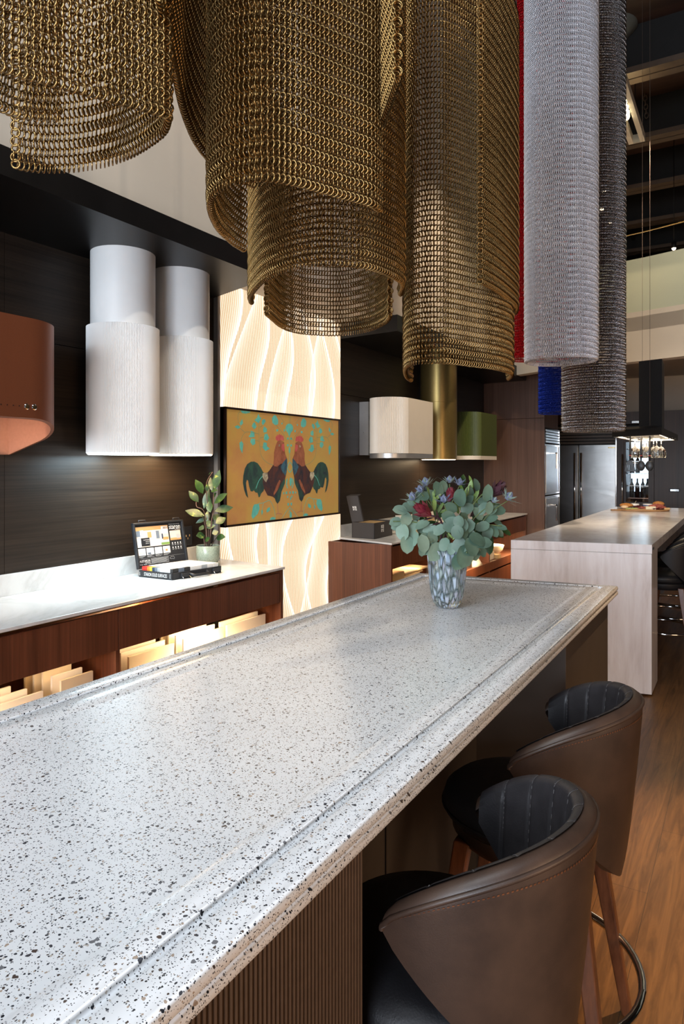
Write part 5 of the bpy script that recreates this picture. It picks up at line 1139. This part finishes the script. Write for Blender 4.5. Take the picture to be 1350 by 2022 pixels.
# ---------------------------------------------------------------- grazing platter on the pale island
pb = on_z(1270, 1009, ZI); ub = Vector((0.94, 0.34, 0)).normalized(); vb = Vector((-0.34, 0.94, 0)).normalized()
pl = thing('serving_board', 'oval wooden board of bread, cheese and cold meats on the pale island', 'board', pb)
def PB(u, v, z=0.0): return pb + ub * u + vb * v + Vector((0, 0, z))
rings = [[PB(0.27 * s * math.cos(a), 0.15 * s * math.sin(a), z) for a in (2 * PI * j / 40 for j in range(40))] for s, z in ((0.96, 0.001), (1.0, 0.008), (1.0, 0.018), (0.97, 0.022))]
mb = MB().loft(rings); mb.obox(PB(-0.36, -0.10, 0.004), ub * 0.13 + vb * 0.05, vb * 0.04, Vector((0, 0, 0.015)))
mb.build('board', 'board_wood', pl, True, auto=40)
def blob(name, label, cat, u, v, ru, rvv, rz, mat, group=None, z0=0.022, jit=0.0, seed=1):
    r_ = random.Random(seed); rings = []
    for i in range(9):
        t = PI * i / 8; 
        rings.append([PB(u + ru * max(0.02, math.sin(t)) * math.cos(a) * (1 + jit * r_.uniform(-1, 1)), v + rvv * max(0.02, math.sin(t)) * math.sin(a) * (1 + jit * r_.uniform(-1, 1)), z0 + rz * (1 - math.cos(t)) * (1 + jit * 0.4 * r_.uniform(-1, 1))) for a in (2 * PI * j / 14 for j in range(14))])
    o = MB().loft(rings).build(name, mat, None, jit < 0.15); return tag(o, label, cat, group)
blob('bread_roll', 'golden bread roll at the left end of the serving board', 'bread', -0.17, 0.05, 0.075, 0.06, 0.028, 'bread', 'bread on the board', 0.03, 0.05, 2)
blob('bread_slice', 'cut bread piece leaning below the left roll on the board', 'bread', -0.20, 0.0, 0.04, 0.04, 0.020, 'bread_cut', 'bread on the board', 0.022, 0.1, 3)
blob('bread_roll', 'golden bread roll on top of the meat at the right end of the board', 'bread', 0.165, 0.03, 0.062, 0.05, 0.030, 'bread', 'bread on the board', 0.05, 0.06, 4)
blob('sliced_meat', 'heap of pink cold meat at the right of the serving board', 'meat', 0.14, -0.03, 0.085, 0.06, 0.030, 'meat', 'cold meats', 0.022, 0.32, 5)
blob('sliced_meat', 'small fold of pink meat left of the cheese block', 'meat', -0.02, -0.05, 0.045, 0.04, 0.014, 'meat', 'cold meats', 0.022, 0.32, 6)
blob('sliced_meat', 'dark red salami heap behind the green slices', 'meat', -0.04, 0.06, 0.05, 0.04, 0.018, 'berry', 'cold meats', 0.022, 0.35, 7)
blob('berry_cluster', 'dark red berries in front of the meat heap', 'fruit', 0.09, -0.09, 0.045, 0.025, 0.011, 'berry', None, 0.022, 0.35, 8)
o = MB().obox(PB(0.0, -0.11, 0.022), ub * 0.105, vb * 0.05, Vector((0, 0, 0.035))).build('cheese_block', 'cheese', None, bevel=0.004); tag(o, 'pale rectangular cheese block at the front of the board', 'cheese')
mb = MB()
for k in range(6): mb.obox(PB(-0.20 + 0.018 * k, -0.07 + 0.006 * k, 0.023 + 0.001 * k), ub * 0.07, vb * 0.045, Vector((0, 0, 0.008)) + ub * 0.01)
tag(mb.build('green_slices', 'pale_green_slice', None), 'fan of pale green slices at the left front of the board', 'fruit')
mb = MB()
for k in range(6): mb.obox(PB(-0.16 + 0.024 * k, -0.12 + 0.003 * k, 0.023), ub * 0.05, vb * 0.03, Vector((0, 0, 0.006)))
tag(mb.build('crackers', 'cracker', None), 'row of flat crackers along the front edge of the board', 'cracker')
o = MB().obox(PB(0.20, -0.07, 0.022), ub * 0.06, vb * 0.05, Vector((0, 0, 0.02))).build('cracker_stack', 'cracker', None, bevel=0.003); tag(o, 'stack of crackers at the right tip of the board', 'cracker')
def bowl(label, u, v, mat_r, spoon):
    c = PB(u, v, 0.022); t_ = thing('dip_bowl', label, 'bowl', c, 'dip bowls on the board')
    MB().lathe([(0, 0), (0.035, 0), (0.050, 0.03), (0.055, 0.052), (0.051, 0.052), (0.045, 0.03), (0, 0.025)], c, 24).build('bowl', 'bowl_white', t_, True)
    MB().lathe([(0.0525, 0.034), (0.0547, 0.043), (0.0555, 0.043), (0.0535, 0.034)], c, 24).build('rim_band', mat_r, t_, True)
    if spoon: MB().tube([c + Vector((0, 0, 0.04)), c + Vector((0.02, 0.02, 0.085))], 0.003, 6).build('spoon', 'chrome', t_)
bowl('white dip bowl with a spoon, behind the left bread roll', -0.07, 0.13, 'bowl_white', True)
bowl('white dip bowl with a blue wavy band at the middle of the board', 0.07, 0.10, 'bowl_blue', False)

# ---------------------------------------------------------------- bar stools
def stool(name, label, group, leather_, loc, rotz):
    t = thing(name, label, 'bar stool', (0, 0, 0), group)
    PH = math.radians(95); N, K = 44, 12
    def top(u): return 0.923 - 0.088 * abs(u) ** 2.1
    def bot(u): return 0.505 + 0.272 * ((u * u + 0.02) ** 0.5 - 0.1414) ** 1.15 * 1.12
    def pt(u, v, off):
        au = abs(u); tb, bb_ = top(u), bot(u); m_ = (tb + bb_) / 2; h = (tb - bb_) / 2 * math.sqrt(max(0.0, 1 - au ** 7))
        z = m_ - h + 2 * h * v; a = u * PH
        s = min(1, max(0, (z - 0.50) / 0.40)); r = 0.200 + 0.048 * (s ** 0.7) + off
        return (r * math.cos(a), r * 0.93 * math.sin(a), z)
    us = [-1 + 2 * i / N for i in range(N + 1)]; us[0] = -0.999; us[-1] = 0.999
    vs_ = [j / K for j in range(K + 1)]
    out = [[pt(u, v, 0) for v in vs_] for u in us]
    mb = MB()
    rim = []
    for u, col in zip(us, out):                                    # outer skin rolled over the rim on to the inner side
        o_, i_ = Vector(col[-1]), Vector(pt(u, 1.0, -0.040))
        b_o, b_i = Vector(col[0]), Vector(pt(u, 0.0, -0.040))
        arc = [tuple(o_.lerp(i_, 0.5) + (o_ - i_) * 0.5 * math.cos(a) + Vector((0, 0, 0.016 * math.sin(a)))) for a in (PI * k / 6 for k in range(1, 6))]
        rim.append(col + arc + [tuple(i_), tuple(pt(u, 0.86, -0.040))])
    mb.loft(rim, False, False)
    mb.loft([[pt(u, 0, 0) for u in us], [pt(u, 0, -0.040) for u in us]], False, False)
    mb.loft([[p for p in rim[0]], [pt(us[0], v, -0.040) for v in vs_] + [pt(us[0], 1, -0.040)] * (len(rim[0]) - len(vs_))], False, False)
    mb.loft([[p for p in rim[-1]], [pt(us[-1], v, -0.040) for v in vs_] + [pt(us[-1], 1, -0.040)] * (len(rim[0]) - len(vs_))], False, False)
    mb.build('back_shell', leather_, t, True)
    mb = MB(); uu = [-0.975 + 1.95 * i / 220 for i in range(221)]
    pad = []
    for u in uu:
        ph_ = abs(math.sin(PI * 11 * (u + 1) / 2)); cr = 1 - math.exp(-(ph_ / 0.16) ** 2)        # stitched channels
        col = [pt(u, v, -0.041 - 0.0045 * cr) for v in [0.02 + 0.90 * j / 12 for j in range(13)]]
        o_, i_ = Vector(pt(u, 1.0, 0)), Vector(pt(u, 1.0, -0.040)); mdl = o_.lerp(i_, 0.5); hv = (o_ - i_) * 0.5
        for k in range(8):
            a = PI - k * PI * 0.46 / 7
            q = mdl + hv * (1.05 * math.cos(a)) + Vector((0, 0, 0.016 * math.sin(a) + 0.0012 + 0.0018 * cr)); col.append(tuple(q))
        pad.append(col)
    mb.loft(pad, False, False); mb.build('channelled_pad', 'inner_leather', t, True)
    sm_ = MB()
    for k in range(1, 11):
        u = -1 + 2 * k / 11; o_, i_ = Vector(pt(u, 1.0, 0)), Vector(pt(u, 1.0, -0.040)); mdl = o_.lerp(i_, 0.5); hv = (o_ - i_) * 0.5
        pts_ = [pt(u, v, -0.0425) for v in (0.5, 0.6, 0.7, 0.8, 0.9)] + [mdl + hv * (1.05 * math.cos(a)) + Vector((0, 0, 0.016 * math.sin(a) + 0.0022)) for a in (PI - q * PI * 0.46 / 7 for q in range(8))]
        cc = catmull(pts_, 3)
        for q in range(0, len(cc) - 1, 2): sm_.tube([cc[q], cc[q].lerp(cc[q + 1], 0.75)], 0.00035, 4)
    sm_.build('seam_stitching', 'thread_grey', t)
    pp = [Vector(out[0][j]) for j in range(1, K)] + [Vector(q[K]) + Vector((0, 0, 0.001)) for q in out] + [Vector(out[-1][j]) for j in range(K - 1, 0, -1)]
    MB().tube(pp, 0.0045, 6).build('piping', leather_, t, True)
    st_ = MB()
    rr_ = [[pt(u, 0.955, 0.0012), pt(u, 0.947, 0.0012)] for u in [-0.97 + 1.94 * i / 220 for i in range(221)]]
    for i in range(0, 220, 2): st_.poly([rr_[i][0], rr_[i + 1][0], rr_[i + 1][1], rr_[i][1]])
    st_.build('stitching', 'leg_wood', t)
    # seat cushion, pan, legs, footrest
    prof = [(0, 0.680), (0.08, 0.679), (0.14, 0.673), (0.178, 0.662), (0.198, 0.646), (0.205, 0.625), (0.201, 0.603), (0.188, 0.588), (0, 0.585)]
    o = MB().lathe(prof, (-0.04, 0, 0), 44).build('seat', 'black_leather', t, True)
    MB().lathe([(0.2055, 0.610), (0.2085, 0.615), (0.2055, 0.620), (0.2025, 0.615), (0.2055, 0.610)], (-0.04, 0, 0), 44).build('seat_piping', 'black_leather', o, True)
    MB().lathe([(0, 0.54), (0.175, 0.54), (0.19, 0.56), (0.19, 0.588), (0, 0.588)], (-0.03, 0, 0), 40).build('seat_pan', leather_, t, True, auto=40)
    for sx_ in (-1, 1):
        for sy3 in (-1, 1):
            b0 = Vector((-0.02 + 0.135 * sx_, 0.135 * sy3, 0.56)); b1 = Vector((-0.02 + 0.215 * sx_, 0.215 * sy3, 0.0))
            dx, dy = Vector((1, 0, 0)), Vector((0, 1, 0)); w0, w1 = 0.021, 0.013
            MB().hexa([b1 + (dx * a + dy * b) * w1 for a, b in ((-1, -1), (1, -1), (1, 1), (-1, 1))], [b0 + (dx * a + dy * b) * w0 for a, b in ((-1, -1), (1, -1), (1, 1), (-1, 1))]).build('leg', 'leg_wood', t, bevel=0.004)
    MB().tube([(-0.02 + 0.268 * math.cos(a), 0.268 * math.sin(a), 0.225) for a in (2 * PI * k / 56 for k in range(56))], 0.0105, 10, closed=True).build('footrest_ring', 'chrome', t, True)
    t.location = loc; t.rotation_euler = (0, 0, rotz); return t
BS = 'brown bar stools at the terrazzo island'
s0 = stool('bar_stool', 'nearest brown leather bar stool in the lower right corner, by the terrazzo island', BS, 'brown_leather', (-0.455, 1.14, 0), 0.0)
dup(s0, (-0.465, 1.775, 0), math.radians(3), 'brown leather bar stool just beyond the nearest one at the terrazzo island')
DS = 'black bar stools at the pale stone island'
s1_ = stool('bar_stool', 'nearest black bar stool under the pale stone island, cut by the right picture edge', DS, 'black_leather', (-0.55, 5.92, 0), 0.0)
dup(s1_, (-0.55, 6.52, 0), 0.0, 'second black bar stool under the pale stone island, behind the nearest black one')
dup(s1_, (-0.55, 7.12, 0), 0.0, 'third black bar stool under the pale stone island, farthest from the terrazzo')

# ---------------------------------------------------------------- ring-mesh curtains hanging over the islands
P = 0.038
def ring_mesh(name, pts, zlo, zhi, mat, parent, D=0.0206, wire=0.00205, nseg=12, nsid=4, spacing=0.0128, edges=(True, True), squash=1.0):
    """linked rings on a curtain that follows pts (plan polyline); zlo may vary along it"""
    pts = np.array([[p[0], p[1]] for p in pts]); seg = np.linalg.norm(np.diff(pts, axis=0), axis=1); s = np.concatenate([[0], np.cumsum(seg)])
    n = int(s[-1] / spacing); t = np.linspace(0, s[-1], n + 1)
    X = np.interp(t, s, pts[:, 0]); Y = np.interp(t, s, pts[:, 1])
    dX = np.gradient(X); dY = np.gradient(Y); l_ = np.hypot(dX, dY); tx, ty = dX / l_, dY / l_
    off = OFF[parent.name]
    cen, ax = [], []
    rg = np.random.default_rng(4)
    rows = int((zhi - zlo) / (P / 2))
    for j in range(rows):
        z = zlo + D / 2 + wire + j * P / 2
        ang = math.radians(-50) if j % 2 == 0 else math.radians(78)
        a = ang + rg.normal(0, 0.02, n + 1)
        sh = 0.0 if j % 2 == 0 else 0.5
        xs_ = X + tx * l_ * sh; ys_ = Y + ty * l_ * sh
        nx, ny = ty, -tx
        cx_ = nx * np.cos(a) + tx * np.sin(a); cyv = ny * np.cos(a) + ty * np.sin(a)
        cen.append(np.stack([xs_, ys_, np.full(n + 1, z) + rg.normal(0, 0.0003, n + 1)], 1)); ax.append(np.stack([cx_, cyv, rg.normal(0, 0.02, n + 1)], 1))
    cen = np.concatenate(cen); ax = np.concatenate(ax); ax /= np.linalg.norm(ax, axis=1, keepdims=True)
    # ring frames: e1 horizontal in the ring plane, e2 up
    e1 = np.stack([-ax[:, 1], ax[:, 0], np.zeros(len(ax))], 1); e1 /= np.linalg.norm(e1, axis=1, keepdims=True)
    e2 = np.cross(ax, e1)
    th = np.arange(nseg) * 2 * PI / nseg; ph = np.arange(nsid) * 2 * PI / nsid + PI / nsid            # flat washers: broad in the ring plane
    R = D / 2
    rad = (R + wire * 1.45 * np.cos(ph))[None, :] ; zz = wire * 0.95 * np.sin(ph)[None, :]
    lx = (np.cos(th)[:, None] * rad).ravel(); ly = (np.sin(th)[:, None] * rad).ravel() * squash; lz = np.repeat(zz, nseg, 0).ravel()
    V = cen[:, None, :] + e1[:, None, :] * lx[None, :, None] + e2[:, None, :] * ly[None, :, None] + ax[:, None, :] * lz[None, :, None]
    V = V.reshape(-1, 3) - np.array(off)
    fq = []
    for i in range(nseg):
        for k in range(nsid):
            i2, k2 = (i + 1) % nseg, (k + 1) % nsid
            fq.append((i * nsid + k, i2 * nsid + k, i2 * nsid + k2, i * nsid + k2))
    fq = np.array(fq); m_ = len(cen); nv = nseg * nsid
    Fq = (fq[None] + (np.arange(m_) * nv)[:, None, None]).reshape(-1)
    me = bpy.data.meshes.new(name); me.vertices.add(len(V)); me.vertices.foreach_set('co', V.ravel().astype(np.float32))
    nf = len(Fq) // 4
    me.loops.add(len(Fq)); me.loops.foreach_set('vertex_index', Fq.astype(np.int32))
    me.polygons.add(nf); me.polygons.foreach_set('loop_start', (np.arange(nf) * 4).astype(np.int32))
    try: me.polygons.foreach_set('loop_total', np.full(nf, 4, np.int32))
    except Exception: pass
    me.update(calc_edges=True)
    me.materials.append(M[mat])
    o = bpy.data.objects.new(name, me); C.objects.link(o); o.parent = parent; OFF[o.name] = off
    # plain rings down the free edges
    for e_, flag in ((0, edges[0]), (-1, edges[1])):
        if not flag: continue
        eb_ = MB(); z = zlo + D / 2 + P / 2
        fx, fy = rv.x, rv.y
        while z < zhi - P:
            eb_.tube([(X[e_] + fx * R * 1.1 * math.cos(q), Y[e_] + fy * R * 1.1 * math.cos(q), z + R * 1.1 * math.sin(q)) for q in (2 * PI * k / 14 for k in range(14))], wire * 1.25, 5, closed=True)
            z += P
        eb_.build('edge_rings', mat, parent, True)
    return X, Y
def curtain(label, pts, zlo, zhi, mat, edges=(True, True), group='ring curtains', **k):
    cx_ = sum(p[0] for p in pts) / len(pts); cyv = sum(p[1] for p in pts) / len(pts)
    t = thing('ring_curtain', label, 'curtain', (cx_, cyv, zlo), group)
    ring_mesh('ring_mesh', pts, zlo, zhi, mat, t, edges=edges, **k)
    tr = MB().tube([(p[0], p[1], zhi + 0.005) for p in pts], 0.008, 6); tr.build('top_rail', 'black_metal', t, True)
    for q in (0, len(pts) // 3, 2 * len(pts) // 3, len(pts) - 1):
        MB().tube([(pts[q][0], pts[q][1], zhi), (pts[q][0], pts[q][1], 6.1)], 0.003, 6).build('hanger_wire', 'steel_beam', t, True)
    return t
def path(px_list, h, n=8):
    return [(p.x, p.y) for p in catmull([on_z(x, y, h) for x, y in px_list], n)]
GB = 'bronze ring curtains over the terrazzo island'
BZ = dict(mat='bronze_chain', group=GB)
hL = 2.215
curtain('bronze ring curtain cut by the upper left picture edge, above the copper hood',
        path([(-160, 105), (-70, 120), (0, 143), (88, 170), (161, 188), (252, 213), (300, 226), (327, 236), (330, 248), (315, 276), (252, 316), (176, 337), (101, 343), (50, 339), (31, 334)], hL), hL, 3.05, edges=(False, True), **BZ)
curtain('bronze ring strip inside the upper left curtain', path([(-120, 180), (-40, 205), (0, 221), (20, 230), (60, 240), (110, 243)], hL), hL, 2.60, edges=(False, False), **BZ)
hB = 2.42
curtain('bronze ring curtain sloping between the upper left and large middle ones',
        path([(313, 10), (325, 60), (345, 150), (362, 225), (385, 283), (410, 318), (440, 345), (500, 372)], hB), hB, 3.35, edges=(False, False), **BZ)
hC1 = 2.15
curtain('large bronze ring curtain in the upper middle, with the wide arched lower edge',
        path([(480, 498), (460, 485), (435, 462), (420, 436), (415, 411), (421, 391), (449, 372), (494, 361), (536, 361), (588, 370), (640, 384), (691, 398), (730, 409), (747, 420)], hC1), hC1, 3.30, edges=(True, False), **BZ)
curtain('bronze ring curtain flap seen edge-on, right of the large middle one',
        path([(785, 166), (770, 205), (757, 240), (744, 273), (725, 305)], 2.38), 2.38, 3.35, edges=(True, False), **BZ)
hC2 = 2.107
curtain('bronze ring curtain hanging lower, behind and below the large arched one',
        path([(496, 602), (494, 593), (500, 580), (519, 560), (545, 545), (584, 533), (635, 526), (687, 528), (726, 533), (765, 546), (788, 559), (795, 570), (790, 586)], hC2), hC2, 3.25, edges=(True, False), **BZ)
hC3 = 2.07
curtain('round inner bronze ring curtain below the middle ones, before the glowing panel',
        path([(770, 628), (760, 641), (726, 656), (672, 664), (610, 662), (578, 657), (555, 648), (540, 636), (527, 625)], hC3), hC3, 2.95, edges=(True, True), **BZ)
hC4 = 1.876
curtain('tallest bronze ring curtain, hanging lowest above the vase',
        path([(811, 755), (804, 750), (800, 741), (801, 731), (812, 723), (838, 719), (880, 719), (930, 725), (975, 731), (1005, 739), (1010, 746), (1003, 752)], hC4), hC4, 3.45, edges=(True, False), **BZ)
curtain('bronze ring layer with open edge rings, before the tallest curtain above the vase',
        path([(948, 562), (955, 565), (982, 580), (1005, 597), (1019, 611), (1017, 622), (1003, 628)], 2.17), 2.17, 3.45, edges=(True, False), **BZ)
def oval(c, ax_, ay, rot, n=48):
    return [(c[0] + ax_ * math.cos(t) * math.cos(rot) - ay * math.sin(t) * math.sin(rot), c[1] + ax_ * math.cos(t) * math.sin(rot) + ay * math.sin(t) * math.cos(rot)) for t in (2 * PI * k / n for k in range(n + 1))]
FAR = dict(nseg=10, nsid=4, wire=0.0024, D=0.0215, spacing=0.0112, edges=(False, False))
pS = at_d(1107, 700, 4.45); pK = at_d(1171, 800, 5.12); pB = at_d(1121, 800, 5.85); pR = at_d(1072, 690, 4.98)
rS = math.atan2(pS.y, pS.x) - PI / 2
curtain('tall pale silver ring curtain right of the bronze ones', oval(pS, 0.222, 0.21, rS), 2.17, 4.75, 'silver_chain', group='coloured ring curtains', **FAR)
curtain('tall dark grey ring curtain behind the silver one', oval(pK, 0.218, 0.20, rS), 1.75, 5.15, 'black_chain', group='coloured ring curtains', **FAR)
curtain('deep blue ring curtain showing below the silver one', oval(pB, 0.235, 0.18, rS), 1.94, 3.6, 'blue_chain', group='coloured ring curtains', **FAR)
curtain('red ring curtain, a narrow strip between the bronze and silver ones', oval(pR, 0.245, 0.15, rS), 2.27, 5.0, 'red_chain', group='coloured ring curtains', **FAR)
